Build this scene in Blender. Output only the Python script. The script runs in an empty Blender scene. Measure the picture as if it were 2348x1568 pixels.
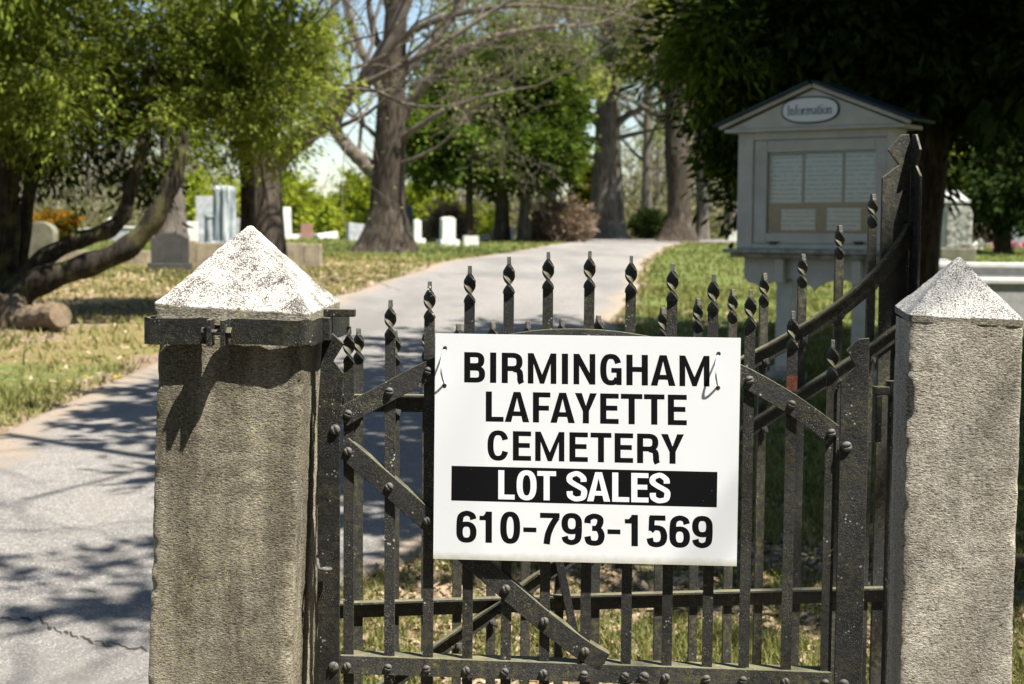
import bpy, math, random
import numpy as np
from mathutils import Vector, Matrix

# ------------------------------------------------------------------ camera, light, exposure
S = bpy.context.scene
COL = S.collection
VW, VH, FPX = 2347.0, 1568.0, 3586.0          # working picture size and focal length in its pixels
EYE = Vector((0, 0, 1.55))
PITCH, ROLL = math.radians(4.0), math.radians(0.5)
cd = bpy.data.cameras.new('camera'); cam = bpy.data.objects.new('camera', cd); COL.objects.link(cam)
cd.sensor_width = 36.0; cd.lens = 36.0 * FPX / VW
cd.clip_start = 0.05; cd.clip_end = 3000
CR = Matrix.Rotation(math.pi / 2 - PITCH, 3, 'X') @ Matrix.Rotation(ROLL, 3, 'Z')
cam.matrix_world = Matrix.Translation(EYE) @ CR.to_4x4()
cd.dof.use_dof = True; cd.dof.focus_distance = 3.075; cd.dof.aperture_fstop = 7.1
S.camera = cam
TOSUN = Vector((1.45, -1.0, 3.3)).normalized()
SUN_EL = math.asin(TOSUN.z); SUN_AZ = math.atan2(TOSUN.x, TOSUN.y)
w = bpy.data.worlds.new('World'); S.world = w; w.use_nodes = True
wn = w.node_tree; wn.nodes.clear()
wo = wn.nodes.new('ShaderNodeOutputWorld'); wb = wn.nodes.new('ShaderNodeBackground'); ws = wn.nodes.new('ShaderNodeTexSky')
ws.sky_type = 'NISHITA'; ws.sun_disc = False; ws.sun_elevation = SUN_EL; ws.sun_rotation = SUN_AZ
ws.altitude = 100; ws.air_density = 1.0; ws.dust_density = 0.35; ws.ozone_density = 1.0
wb.inputs['Strength'].default_value = 0.055
wn.links.new(ws.outputs[0], wb.inputs[0]); wn.links.new(wb.outputs[0], wo.inputs[0])
sd = bpy.data.lights.new('sun', 'SUN'); sun = bpy.data.objects.new('sun', sd); COL.objects.link(sun)
sd.energy = 5.0; sd.angle = math.radians(0.53); sd.color = (1.0, 0.955, 0.88)
sun.rotation_euler = (-TOSUN).to_track_quat('-Z', 'Y').to_euler(); sun.location = (6, -4, 14)
S.view_settings.view_transform = 'Standard'; S.view_settings.look = 'None'
S.view_settings.exposure = 1.55; S.view_settings.gamma = 1.0; S.view_settings.use_curve_mapping = False
S.render.engine = 'CYCLES'
S.cycles.max_bounces = 6; S.cycles.diffuse_bounces = 3; S.cycles.glossy_bounces = 2
S.cycles.transparent_max_bounces = 6; S.cycles.transmission_bounces = 4

# ------------------------------------------------------------------ helpers
rng = np.random.default_rng(7)
R = random.Random(5)

def ray(px, py):
    return CR @ Vector(((px - VW / 2) / FPX, -(py - VH / 2) / FPX, -1.0))

def at(px, py, D):
    r = ray(px, py); return EYE + r * (D / r.y)

class Frame:
    """vertical plane through (x,y), u = to the right, local y = away from the camera"""
    def __init__(s, px, D, ang):
        p = at(px, 700, D); s.o = Vector((p.x, p.y, 0)); s.a = math.radians(ang)
        s.u = Vector((math.cos(s.a), -math.sin(s.a), 0)); s.n = Vector((math.sin(s.a), math.cos(s.a), 0))
    def loc(s, px, py, yo=0.0):
        r = ray(px, py); q = s.o + s.n * yo
        t = (q - EYE).dot(s.n) / r.dot(s.n); P = EYE + r * t
        return (P - s.o).dot(s.u), P.z
    def empty(s, name):
        e = bpy.data.objects.new(name, None); COL.objects.link(e)
        e.location = s.o; e.rotation_euler = (0, 0, -s.a); e.empty_display_size = 0.1
        return e
    def world(s, u, y, z):
        return s.o + s.u * u + s.n * y + Vector((0, 0, z))

def tag(o, label=None, cat=None, group=None, kind=None):
    if label: o['label'] = label
    if cat: o['category'] = cat
    if group: o['group'] = group
    if kind: o['kind'] = kind
    return o

def empty(name, loc, rz=0.0):
    e = bpy.data.objects.new(name, None); COL.objects.link(e)
    e.location = loc; e.rotation_euler = (0, 0, rz); e.empty_display_size = 0.1
    return e

class Acc:
    def __init__(s): s.v = []; s.f = []; s.n = 0
    def add(s, v, f):
        v = np.asarray(v, dtype=np.float32).reshape(-1, 3)
        s.v.append(v)
        for a in f: s.f.append(tuple(int(i) + s.n for i in a))
        s.n += len(v); return s
    def box(s, x0, x1, y0, y1, z0, z1):
        v = [(x, y, z) for z in (z0, z1) for (x, y) in ((x0, y0), (x1, y0), (x1, y1), (x0, y1))]
        return s.add(v, [(3, 2, 1, 0), (4, 5, 6, 7), (0, 1, 5, 4), (1, 2, 6, 5), (2, 3, 7, 6), (3, 0, 4, 7)])
    def prism(s, poly, y0, y1):
        """poly in (x,z), extruded along y"""
        n = len(poly)
        v = [(x, y0, z) for x, z in poly] + [(x, y1, z) for x, z in poly]
        return s.add(v, [tuple(range(n)), tuple(range(2 * n - 1, n - 1, -1))] + [(i, i + n, (i + 1) % n + n, (i + 1) % n) for i in range(n)])
    def tube(s, pts, rad, k=8, cap=True):
        v, f = tube(pts, rad, k, cap); return s.add(v, f)
    def build(s, name, mat, parent=None, bevel=0.0, smooth=False, seg=2):
        v = np.concatenate(s.v) if s.v else np.zeros((0, 3))
        m = bpy.data.meshes.new(name); m.from_pydata(v.tolist(), [], s.f); 
        return finish(m, name, mat, parent, bevel, smooth, seg)

def finish(m, name, mat, parent=None, bevel=0.0, smooth=False, seg=2):
    m.update()
    if mat: m.materials.append(mat)
    if smooth:
        m.polygons.foreach_set('use_smooth', np.ones(len(m.polygons), dtype=bool))
    o = bpy.data.objects.new(name, m); COL.objects.link(o)
    if parent: o.parent = parent
    if bevel > 0:
        b = o.modifiers.new('bevel', 'BEVEL'); b.width = bevel; b.segments = seg; b.limit_method = 'ANGLE'; b.angle_limit = math.radians(35)
    return o

def quads(name, V, mat, parent=None, attr=None, tri=False):
    """V: (n,4,3) array of quads (or (n,3,3)) -> one mesh"""
    k = 3 if tri else 4
    n = len(V); m = bpy.data.meshes.new(name)
    m.vertices.add(n * k); m.vertices.foreach_set('co', np.ascontiguousarray(V, dtype=np.float32).ravel())
    m.loops.add(n * k); m.loops.foreach_set('vertex_index', np.arange(n * k, dtype=np.int32))
    m.polygons.add(n); m.polygons.foreach_set('loop_start', np.arange(0, n * k, k, dtype=np.int32))
    if attr is not None:
        a = m.attributes.new('shade', 'FLOAT', 'FACE'); a.data.foreach_set('value', np.asarray(attr, dtype=np.float32))
    m.update(calc_edges=True)
    return finish(m, name, mat, parent)

def grid_mesh(name, P, mat, parent=None, smooth=True, attrs=None, flip=False):
    """P: (r,c,3)"""
    r, c, _ = P.shape
    m = bpy.data.meshes.new(name)
    m.vertices.add(r * c); m.vertices.foreach_set('co', np.ascontiguousarray(P, dtype=np.float32).ravel())
    i = np.arange((r - 1) * c).reshape(r - 1, c)[:, :-1]
    q = np.stack([i, i + 1, i + 1 + c, i + c], -1).reshape(-1, 4)
    if flip: q = q[:, ::-1]
    n = len(q)
    m.loops.add(n * 4); m.loops.foreach_set('vertex_index', q.astype(np.int32).ravel())
    m.polygons.add(n); m.polygons.foreach_set('loop_start', np.arange(0, n * 4, 4, dtype=np.int32))
    for k, a in (attrs or {}).items():
        at_ = m.attributes.new(k, 'FLOAT', 'POINT'); at_.data.foreach_set('value', np.asarray(a, dtype=np.float32).ravel())
    m.update(calc_edges=True)
    return finish(m, name, mat, parent, smooth=smooth)

def tube(pts, rad, k=8, cap=True):
    pts = [Vector(p) for p in pts]; n = len(pts)
    if not hasattr(rad, '__len__'): rad = [rad] * n
    v = []; ref = None
    for i, p in enumerate(pts):
        t = (pts[min(i + 1, n - 1)] - pts[max(i - 1, 0)])
        t = t.normalized() if t.length > 1e-9 else Vector((0, 0, 1))
        if ref is None:
            ref = Vector((1, 0, 0)) if abs(t.x) < 0.8 else Vector((0, 1, 0))
        a = (ref - t * ref.dot(t)).normalized(); b = t.cross(a); ref = a
        for j in range(k):
            th = 2 * math.pi * j / k
            v.append(p + (a * math.cos(th) + b * math.sin(th)) * rad[i])
    f = [(i * k + j, i * k + (j + 1) % k, (i + 1) * k + (j + 1) % k, (i + 1) * k + j) for i in range(n - 1) for j in range(k)]
    if cap: f += [tuple(range(k - 1, -1, -1)), tuple((n - 1) * k + j for j in range(k))]
    return [tuple(q) for q in v], f

def _h(i, j, k, seed):
    x = (i.astype(np.int64) * 374761393 + j.astype(np.int64) * 668265263 + k.astype(np.int64) * 2147483647 + seed * 974634777) & 0xffffffff
    x = ((x ^ (x >> 13)) * 1274126177) & 0xffffffff
    return ((x ^ (x >> 16)) & 0xffff) / 65535.0

def vnoise(x, y, z, seed=0):
    x, y, z = np.broadcast_arrays(np.asarray(x, float), np.asarray(y, float), np.asarray(z, float))
    i, j, k = np.floor(x), np.floor(y), np.floor(z)
    fx, fy, fz = x - i, y - j, z - k
    fx, fy, fz = [t * t * (3 - 2 * t) for t in (fx, fy, fz)]
    r = 0
    for a in (0, 1):
        for b in (0, 1):
            for c in (0, 1):
                r = r + _h(i + a, j + b, k + c, seed) * (fx if a else 1 - fx) * (fy if b else 1 - fy) * (fz if c else 1 - fz)
    return r * 2 - 1

def fbm(x, y, z, seed=0, o=3):
    return sum(vnoise(np.asarray(x) * 2 ** q, np.asarray(y) * 2 ** q, np.asarray(z) * 2 ** q, seed + q) / 2 ** q for q in range(o)) / 1.5

# ------------------------------------------------------------------ materials
def srgb(*c):
    return tuple((x / 12.92 if x <= 0.04045 else ((x + 0.055) / 1.055) ** 2.4) for x in c)

class NT:
    def __init__(s, name):
        s.m = bpy.data.materials.new(name); s.m.use_nodes = True; s.t = s.m.node_tree; s.t.nodes.clear()
        s.out = s.t.nodes.new('ShaderNodeOutputMaterial')
        s.b = s.t.nodes.new('ShaderNodeBsdfPrincipled'); s.t.links.new(s.b.outputs[0], s.out.inputs[0])
        s.co = s.t.nodes.new('ShaderNodeTexCoord').outputs['Object']
    def N(s, typ, **kw):
        n = s.t.nodes.new(typ)
        for k, v in kw.items(): setattr(n, k, v)
        return n
    def L(s, a, b): s.t.links.new(a, b)
    def map(s, sc=(1, 1, 1), src=None, rot=(0, 0, 0)):
        n = s.N('ShaderNodeMapping'); n.inputs['Scale'].default_value = sc; n.inputs['Rotation'].default_value = rot
        s.L(src or s.co, n.inputs[0]); return n.outputs[0]
    def noise(s, scale, detail=4, rough=0.55, vec=None, dist=0.0):
        n = s.N('ShaderNodeTexNoise'); n.inputs['Scale'].default_value = scale; n.inputs['Detail'].default_value = detail
        n.inputs['Roughness'].default_value = rough; n.inputs['Distortion'].default_value = dist
        s.L(vec or s.co, n.inputs['Vector']); return n.outputs[0]
    def vor(s, scale, vec=None, feature='F1', out='Distance', rand=1.0):
        n = s.N('ShaderNodeTexVoronoi'); n.feature = feature; n.inputs['Scale'].default_value = scale
        n.inputs['Randomness'].default_value = rand
        s.L(vec or s.co, n.inputs['Vector']); return n.outputs[out]
    def ramp(s, fac, stops, interp='LINEAR'):
        n = s.N('ShaderNodeValToRGB'); n.color_ramp.interpolation = interp
        el = n.color_ramp.elements
        while len(el) < len(stops): el.new(0.5)
        for e, (p, c) in zip(el, stops):
            e.position = p; e.color = (c, c, c, 1) if not hasattr(c, '__len__') else (*c[:3], 1)
        s.L(fac, n.inputs[0]); return n.outputs[0]
    def mix(s, fac, a, b, mode='MIX'):
        n = s.N('ShaderNodeMix'); n.data_type = 'RGBA'; n.blend_type = mode
        for i, x in ((0, fac), (6, a), (7, b)):
            if hasattr(x, 'is_output') or isinstance(x, bpy.types.NodeSocket): s.L(x, n.inputs[i])
            elif i == 0: n.inputs[0].default_value = x
            else: n.inputs[i].default_value = (*x[:3], 1)
        return n.outputs[2]
    def math(s, op, a, b=0.5, clamp=False):
        n = s.N('ShaderNodeMath'); n.operation = op; n.use_clamp = clamp
        for i, x in ((0, a), (1, b)):
            if isinstance(x, bpy.types.NodeSocket): s.L(x, n.inputs[i])
            else: n.inputs[i].default_value = x
        return n.outputs[0]
    def bump(s, h, strength=0.5, dist=0.01, prev=None):
        n = s.N('ShaderNodeBump'); n.inputs['Strength'].default_value = strength; n.inputs['Distance'].default_value = dist
        s.L(h, n.inputs['Height'])
        if prev: s.L(prev, n.inputs['Normal'])
        return n.outputs[0]
    def done(s, color=None, rough=0.8, spec=0.3, normal=None, metal=0.0):
        if color is not None:
            if isinstance(color, bpy.types.NodeSocket): s.L(color, s.b.inputs['Base Color'])
            else: s.b.inputs['Base Color'].default_value = (*color[:3], 1)
        if isinstance(rough, bpy.types.NodeSocket): s.L(rough, s.b.inputs['Roughness'])
        else: s.b.inputs['Roughness'].default_value = rough
        s.b.inputs['Specular IOR Level'].default_value = spec; s.b.inputs['Metallic'].default_value = metal
        if normal: s.L(normal, s.b.inputs['Normal'])
        return s.m

def stone_shaft(name, c0, c1, lich, streak=0.0, bstr=1.0):
    n = NT(name)
    tool = n.noise(1, 4, 0.65, n.map((230, 230, 420)), dist=0.25)
    tool2 = n.noise(1, 3, 0.6, n.map((105, 105, 240), rot=(0, 0.12, 0)), dist=0.2)
    hsum = n.math('ADD', n.math('MULTIPLY', tool, 0.65), n.math('MULTIPLY', tool2, 0.6))
    big = n.noise(3.2, 5, 0.6)
    col = n.mix(n.ramp(big, [(0.35, 0), (0.65, 1)]), c0, c1)
    if streak:
        st = n.noise(1, 4, 0.6, n.map((9, 9, 1.3)))
        col = n.mix(n.math('MULTIPLY', n.ramp(st, [(0.44, 0), (0.62, 1)]), streak), col, [min(1, x * 2.1) for x in c1])
    pit = n.ramp(hsum, [(0.44, 0.10), (0.58, 0.75), (0.76, 1.45)])
    col = n.mix(1.0, col, pit, 'MULTIPLY')
    sp = n.ramp(n.noise(260, 2), [(0.63, 0), (0.7, 1)])
    col = n.mix(n.math('MULTIPLY', sp, 0.5), col, (0.5, 0.47, 0.42))
    y = n.math('MULTIPLY', n.ramp(n.noise(190, 2, 0.5), [(0.60, 0), (0.66, 1)]), n.ramp(n.noise(5, 3), [(0.42, 0), (0.62, lich)]))
    col = n.mix(y, col, (0.26, 0.25, 0.06))
    nb = n.bump(hsum, bstr, 0.0042)
    return n.done(col, 0.93, 0.15, nb)

def stone_cap(name, base, dark, dens, mossy=0.3):
    n = NT(name)
    a = n.noise(330, 3, 0.7); b = n.noise(26, 5, 0.65); c = n.noise(9, 4, 0.6)
    f = n.math('ADD', n.math('MULTIPLY', a, 1.0), n.math('MULTIPLY', n.math('SUBTRACT', b, 0.5), dens))
    f = n.math('ADD', f, n.math('MULTIPLY', n.math('SUBTRACT', c, 0.5), dens * 0.6))
    col = n.ramp(f, [(0.44, base), (0.54, [0.5 * (x + y) for x, y in zip(base, dark)]), (0.60, dark)])
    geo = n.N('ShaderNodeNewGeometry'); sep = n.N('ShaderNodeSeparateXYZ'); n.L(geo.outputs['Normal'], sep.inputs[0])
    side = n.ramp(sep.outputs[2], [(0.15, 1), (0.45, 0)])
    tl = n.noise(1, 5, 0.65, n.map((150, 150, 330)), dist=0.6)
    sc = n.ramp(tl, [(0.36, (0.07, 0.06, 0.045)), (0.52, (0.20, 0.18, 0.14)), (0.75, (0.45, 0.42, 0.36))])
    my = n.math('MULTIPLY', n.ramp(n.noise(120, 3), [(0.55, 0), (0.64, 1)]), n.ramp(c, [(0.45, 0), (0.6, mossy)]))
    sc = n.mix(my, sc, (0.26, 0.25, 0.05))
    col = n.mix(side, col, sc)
    return n.done(col, 0.9, 0.2, n.bump(n.math('ADD', n.math('MULTIPLY', a, 0.3), tl), 0.8, 0.004))

def iron_mat(name, base=0.045, moss=0.5, lich=0.55, rust=0.0, gloss=0.42):
    n = NT(name)
    tex = n.noise(430, 3, 0.6); big = n.noise(14, 4, 0.6)
    col = n.mix(n.ramp(big, [(0.35, 0), (0.7, 1)]), (base * .72, base * .72, base * .74), (base * 1.35, base * 1.32, base * 1.24))
    col = n.mix(n.math('MULTIPLY', n.ramp(tex, [(0.54, 0), (0.66, 1)]), 0.62), col, (base * 4.2, base * 4.05, base * 3.7))
    mo = n.math('MULTIPLY', n.ramp(n.noise(75, 5, 0.7), [(0.45, 0), (0.62, 1)]), n.ramp(n.noise(6, 3), [(0.38, 0), (0.6, moss)]))
    col = n.mix(mo, col, (0.115, 0.108, 0.045))
    geo = n.N('ShaderNodeNewGeometry'); sep = n.N('ShaderNodeSeparateXYZ'); n.L(geo.outputs['Normal'], sep.inputs[0])
    up = n.math('MULTIPLY', n.ramp(sep.outputs[2], [(0.45, 0), (0.8, 1)]), n.ramp(n.noise(30, 4), [(0.3, 0.25), (0.6, 0.85)]))
    col = n.mix(n.math('MULTIPLY', up, 0.85), col, (0.17, 0.16, 0.085))
    v = n.vor(115, n.map((1, 1, 1)))
    li = n.math('MULTIPLY', n.ramp(v, [(0.18, 1), (0.26, 0)]), n.ramp(n.noise(22, 3), [(0.56, 0), (0.62, lich)]))
    col = n.mix(li, col, (0.42, 0.43, 0.38))
    li2 = n.math('MULTIPLY', n.ramp(n.vor(300), [(0.16, 1), (0.24, 0)]), n.ramp(n.noise(9, 3), [(0.4, 0), (0.6, lich)]))
    col = n.mix(li2, col, (0.32, 0.31, 0.26))
    if rust:
        ru = n.math('MULTIPLY', n.ramp(n.noise(48, 5, 0.7), [(0.52, 0), (0.6, 1)]), n.ramp(n.noise(4, 2), [(0.4, 0), (0.6, rust)]))
        col = n.mix(ru, col, (0.13, 0.055, 0.022))
    r = n.ramp(n.noise(60, 3), [(0.3, gloss), (0.7, gloss + .3)])
    return n.done(col, r, 0.25, n.bump(n.math('ADD', n.math('MULTIPLY', tex, .7), n.noise(120, 3)), 0.75, 0.0016))

def simple(name, color, rough=0.6, var=0.15, scale=20, bump=0.0, spec=0.3, bs=80, bd=0.004, metal=0.0):
    n = NT(name)
    c = n.mix(n.ramp(n.noise(scale, 5, 0.6), [(0.3, 0), (0.7, 1)]), [x * (1 - var) for x in color], [min(1, x * (1 + var)) for x in color])
    return n.done(c, rough, spec, n.bump(n.noise(bs, 4), bump, bd) if bump else None, metal)

def leaf_mat(name, c0, c1, c2, trans=0.35, scale=0.9, brown=0.0, gap_shade=0.0, gap_scale=3.0):
    n = NT(name)
    rnd = n.N('ShaderNodeNewGeometry').outputs['Random Per Island']
    col = n.ramp(rnd, [(0.0, c0), (0.45, c1), (1.0, c2)])
    if brown:
        col = n.mix(n.math('MULTIPLY', n.ramp(rnd, [(1 - brown, 0), (1 - brown + 0.01, 1)], 'CONSTANT'), 1.0), col, (0.16, 0.09, 0.04))
    big = n.noise(scale, 3)
    col = n.mix(n.ramp(big, [(0.35, 0), (0.65, 1)]), col, n.mix(0.5, col, c2))
    if gap_shade:  # random dark patches, the shade of crown interiors put into the leaf colour
        f = n.ramp(n.noise(gap_scale, 3, 0.6), [(0.46, 1), (0.60, 0)])
        col = n.mix(n.math('MULTIPLY', f, gap_shade), col, [x * .28 for x in c0])
    d = n.N('ShaderNodeBsdfDiffuse'); t = n.N('ShaderNodeBsdfTranslucent'); mx = n.N('ShaderNodeMixShader'); mx.inputs[0].default_value = trans
    n.L(col, d.inputs[0]); n.L(n.mix(1.0, col, (1.0, 1.0, 0.55), 'MULTIPLY'), t.inputs[0]); n.L(d.outputs[0], mx.inputs[1]); n.L(t.outputs[0], mx.inputs[2])
    n.L(mx.outputs[0], n.out.inputs[0]); n.t.nodes.remove(n.b)
    return n.m

def bark_mat(name, c0, c1, sc=1.0, moss=0.0):
    n = NT(name)
    v = n.noise(1, 6, 0.7, n.map((14 * sc, 14 * sc, 2.2 * sc)), dist=0.8)
    b = n.noise(2.2, 4)
    col = n.ramp(v, [(0.36, [x * 0.35 for x in c0]), (0.5, c0), (0.68, c1)])
    col = n.mix(n.ramp(b, [(0.4, 0), (0.7, 0.55)]), col, [x * 0.6 for x in c0])
    if moss: col = n.mix(n.ramp(n.noise(3.5, 4), [(0.5, 0), (0.62, moss)]), col, (0.17, 0.16, 0.06))
    return n.done(col, 0.95, 0.1, n.bump(v, 0.9, 0.03))

M = {}
M['shaftL'] = stone_shaft('weathered_granite', (0.098, 0.085, 0.058), (0.165, 0.147, 0.112), 0.9, 0.75, 1.0)
M['shaftR'] = stone_shaft('pale_granite', (0.28, 0.255, 0.205), (0.37, 0.34, 0.285), 0.15, 0.25, 0.95)
M['capL'] = stone_cap('lichen_cap_stone', (0.45, 0.435, 0.40), (0.06, 0.050, 0.044), 0.6, 0.6)
M['capR'] = stone_cap('speckled_granite', (0.46, 0.45, 0.42), (0.075, 0.07, 0.07), 0.2, 0.1)
M['iron'] = iron_mat('painted_iron', 0.022, 0.35)
M['iron_moss'] = iron_mat('mossy_iron', 0.036, 0.9, 0.4)
M['iron_lich'] = iron_mat('lichened_iron', 0.028, 0.4, 1.0)
M['iron_back'] = iron_mat('rough_iron', 0.024, 0.7, 0.35)
M['iron_black'] = iron_mat('black_iron', 0.014, 0.25, 0.5, 0, 0.35)
M['bolt'] = simple('bolt_iron', (0.085, 0.082, 0.075), 0.5, 0.4, 200, 0.4, bs=500, bd=0.001)
M['rust'] = simple('rusted_iron', (0.10, 0.035, 0.018), 0.9, 0.6, 160, 0.6, bs=400, bd=0.002)
n = NT('sign_plastic')
sp = n.math('MULTIPLY', n.ramp(n.vor(95), [(0.05, 1), (0.09, 0)]), n.ramp(n.noise(30, 2), [(0.56, 0), (0.66, 0.6)]))
c = n.mix(sp, (0.77, 0.785, 0.80), (0.42, 0.38, 0.32))
c = n.mix(n.ramp(n.noise(1, 4, 0.6, n.map((5, 5, 9))), [(0.5, 0), (0.8, 0.12)]), c, (0.66, 0.65, 0.60))
tc = n.N('ShaderNodeTexCoord'); sx = n.N('ShaderNodeSeparateXYZ'); n.L(tc.outputs['UV'], sx.inputs[0])
grime = n.ramp(n.math('ADD', sx.outputs[1], n.math('MULTIPLY', n.noise(55, 4), 0.03)), [(0.016, 0.75), (0.05, 0)])
c = n.mix(grime, c, (0.42, 0.40, 0.28))
M['sign'] = n.done(c, 0.38, 0.4)
n = NT('sign_ink'); c = n.mix(n.ramp(n.vor(60), [(0.02, 0.6), (0.05, 0)]), (0.006, 0.006, 0.007), (0.4, 0.4, 0.38))
M['ink'] = n.done(c, 0.5, 0.12)
M['white_ink'] = simple('white_ink', (0.82, 0.835, 0.85), 0.4, 0.02)
M['tie'] = simple('cable_tie_nylon', (0.74, 0.74, 0.68), 0.4, 0.1)
M['kwhite'] = simple('painted_wood_white', (0.42, 0.40, 0.345), 0.6, 0.14, 6, 0.2)
M['kdirty'] = simple('grimy_painted_wood', (0.27, 0.26, 0.22), 0.8, 0.5, 12, 0.4)
M['kroof'] = simple('dark_green_roof', (0.012, 0.030, 0.034), 0.6, 0.3, 30)
M['cork'] = simple('cork_board', (0.09, 0.055, 0.026), 0.9, 0.35, 40)
M['black'] = simple('black_plastic', (0.012, 0.012, 0.012), 0.4)
M['oval'] = simple('enamel_plate', (0.62, 0.64, 0.62), 0.4, 0.03)
M['asphalt_crack'] = simple('crack_dirt', (0.035, 0.03, 0.026), 0.95, 0.4)
n = NT('paper_notice')
wv = n.N('ShaderNodeTexWave'); wv.wave_type = 'BANDS'; wv.bands_direction = 'Z'; wv.inputs['Scale'].default_value = 9; wv.inputs['Distortion'].default_value = 1.0
n.L(n.co, wv.inputs[0])
txt = n.math('MULTIPLY', n.ramp(wv.outputs[1], [(0.55, 0), (0.72, 1)]), n.ramp(n.noise(1, 2, 0.5, n.map((26, 26, 60))), [(0.35, 0), (0.5, 0.8)]))
M['paper'] = n.done(n.mix(txt, (0.70, 0.73, 0.71), (0.30, 0.32, 0.33)), 0.7)
n = NT('case_glass')
g = n.N('ShaderNodeBsdfGlossy'); g.inputs['Roughness'].default_value = 0.04; tr = n.N('ShaderNodeBsdfTransparent'); tr.inputs[0].default_value = (0.90, 0.93, 0.93, 1)
mx = n.N('ShaderNodeMixShader'); fr = n.N('ShaderNodeFresnel'); fr.inputs[0].default_value = 1.5
n.L(fr.outputs[0], mx.inputs[0]); n.L(tr.outputs[0], mx.inputs[1]); n.L(g.outputs[0], mx.inputs[2]); n.L(mx.outputs[0], n.out.inputs[0]); n.t.nodes.remove(n.b)
M['glass'] = n.m
# ground
n = NT('lawn_ground')
at_d = n.N('ShaderNodeAttribute'); at_d.attribute_name = 'dirt'
at_y = n.N('ShaderNodeAttribute'); at_y.attribute_name = 'dry'
a = n.noise(2.1, 6, 0.65); b = n.noise(30, 5, 0.75); c3 = n.noise(0.35, 4)
gr = n.ramp(b, [(0.30, (0.020, 0.040, 0.010)), (0.5, (0.085, 0.130, 0.032)), (0.7, (0.19, 0.235, 0.07))])
st = n.ramp(b, [(0.30, (0.055, 0.04, 0.018)), (0.5, (0.20, 0.155, 0.065)), (0.7, (0.34, 0.27, 0.14))])
dryf = n.math('ADD', at_y.outputs['Fac'], n.math('MULTIPLY', n.math('SUBTRACT', a, 0.5), 1.6), True)
col = n.mix(dryf, gr, st)
dt = n.ramp(b, [(0.32, (0.10, 0.07, 0.045)), (0.55, (0.25, 0.185, 0.13)), (0.72, (0.42, 0.34, 0.26))])
df = n.math('ADD', at_d.outputs['Fac'], n.math('MULTIPLY', n.math('SUBTRACT', a, 0.52), 1.5), True)
col = n.mix(n.ramp(df, [(0.35, 0), (0.6, 1)]), col, dt)
M['ground'] = n.done(col, 0.97, 0.05, n.bump(n.math('ADD', b, n.noise(110, 3)), 0.8, 0.02))
n = NT('worn_asphalt')
a = n.noise(240, 3, 0.7); b = n.noise(1.3, 5, 0.6); v = n.vor(125, out='Color')
vs = n.N('ShaderNodeSeparateColor'); n.L(v, vs.inputs[0])
col = n.ramp(vs.outputs[0], [(0.0, (0.115, 0.108, 0.10)), (0.5, (0.205, 0.19, 0.174)), (0.86, (0.28, 0.262, 0.24)), (1.0, (0.46, 0.44, 0.41))])
col = n.mix(n.ramp(b, [(0.35, 0), (0.65, 0.55)]), col, (0.24, 0.22, 0.19))
col = n.mix(n.ramp(n.noise(0.5, 4, 0.7, n.map((1, .35, 1))), [(0.45, 0), (0.60, 0.6)]), col, (0.13, 0.124, 0.118))
at_e = n.N('ShaderNodeAttribute'); at_e.attribute_name = 'edge'
ef = n.math('ADD', at_e.outputs['Fac'], n.math('MULTIPLY', n.math('SUBTRACT', n.noise(3.5, 6, 0.7), 0.5), 1.3), True)
col = n.mix(n.ramp(ef, [(0.3, 0), (0.75, 1)]), col, n.ramp(a, [(0.35, (0.17, 0.13, 0.09)), (0.6, (0.33, 0.275, 0.215))]))
M['asphalt'] = n.done(col, 0.9, 0.25, n.bump(n.math('ADD', n.vor(110), a), 0.8, 0.009))
M['grave_grey'] = simple('grey_gravestone', (0.33, 0.335, 0.34), 0.8, 0.35, 5, 0.5)
M['grave_white'] = simple('white_marble', (0.56, 0.545, 0.50), 0.7, 0.28, 5, 0.3)
M['grave_dark'] = simple('dark_gravestone', (0.045, 0.043, 0.038), 0.8, 0.3, 6)
M['grave_slate'] = simple('blue_black_granite', (0.07, 0.09, 0.115), 0.45, 0.3, 5)
M['grave_olive'] = simple('mossy_gravestone', (0.15, 0.14, 0.095), 0.9, 0.4, 4, 0.5)
M['grave_pink'] = simple('pink_granite', (0.30, 0.16, 0.13), 0.7, 0.2, 8)
M['grave_tan'] = simple('tan_wall_stone', (0.24, 0.20, 0.135), 0.9, 0.35, 6, 0.6)
M['granite_lt'] = simple('plinth_granite', (0.27, 0.265, 0.255), 0.85, 0.2, 10, 0.4)
M['granite_top'] = simple('plinth_top_granite', (0.38, 0.375, 0.355), 0.8, 0.1, 10, 0.2)
n = NT('rough_streaked_marble')
st = n.noise(1, 5, 0.65, n.map((9, 9, 0.8)))
M['streak'] = n.done(n.ramp(st, [(0.38, (0.09, 0.11, 0.125)), (0.5, (0.24, 0.27, 0.29)), (0.64, (0.50, 0.50, 0.49))]), 0.85, 0.2, n.bump(n.noise(14, 4), 0.5, 0.02))
n = NT('mottled_lichen_stone'); M['mottled'] = n.done(n.ramp(n.noise(9, 5, 0.7), [(0.42, (0.12, 0.115, 0.09)), (0.5, (0.28, 0.27, 0.23)), (0.6, (0.46, 0.45, 0.41))]), 0.9, 0.1, n.bump(n.noise(20, 4), 0.6, 0.02))
M['bark_yew'] = bark_mat('dark_bark', (0.034, 0.028, 0.022), (0.085, 0.073, 0.055), 2.0, 0.35)
M['bark_oak'] = bark_mat('grey_brown_bark', (0.062, 0.049, 0.037), (0.14, 0.116, 0.09), 0.9)
M['bark_pale'] = bark_mat('pale_grey_bark', (0.125, 0.108, 0.088), (0.225, 0.20, 0.168), 0.8)
M['bark_dark'] = bark_mat('shaded_cedar_bark', (0.05, 0.034, 0.022), (0.12, 0.085, 0.055), 1.4)
M['twig'] = simple('twig_bark', (0.105, 0.085, 0.066), 0.95, 0.35, 3)
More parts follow.
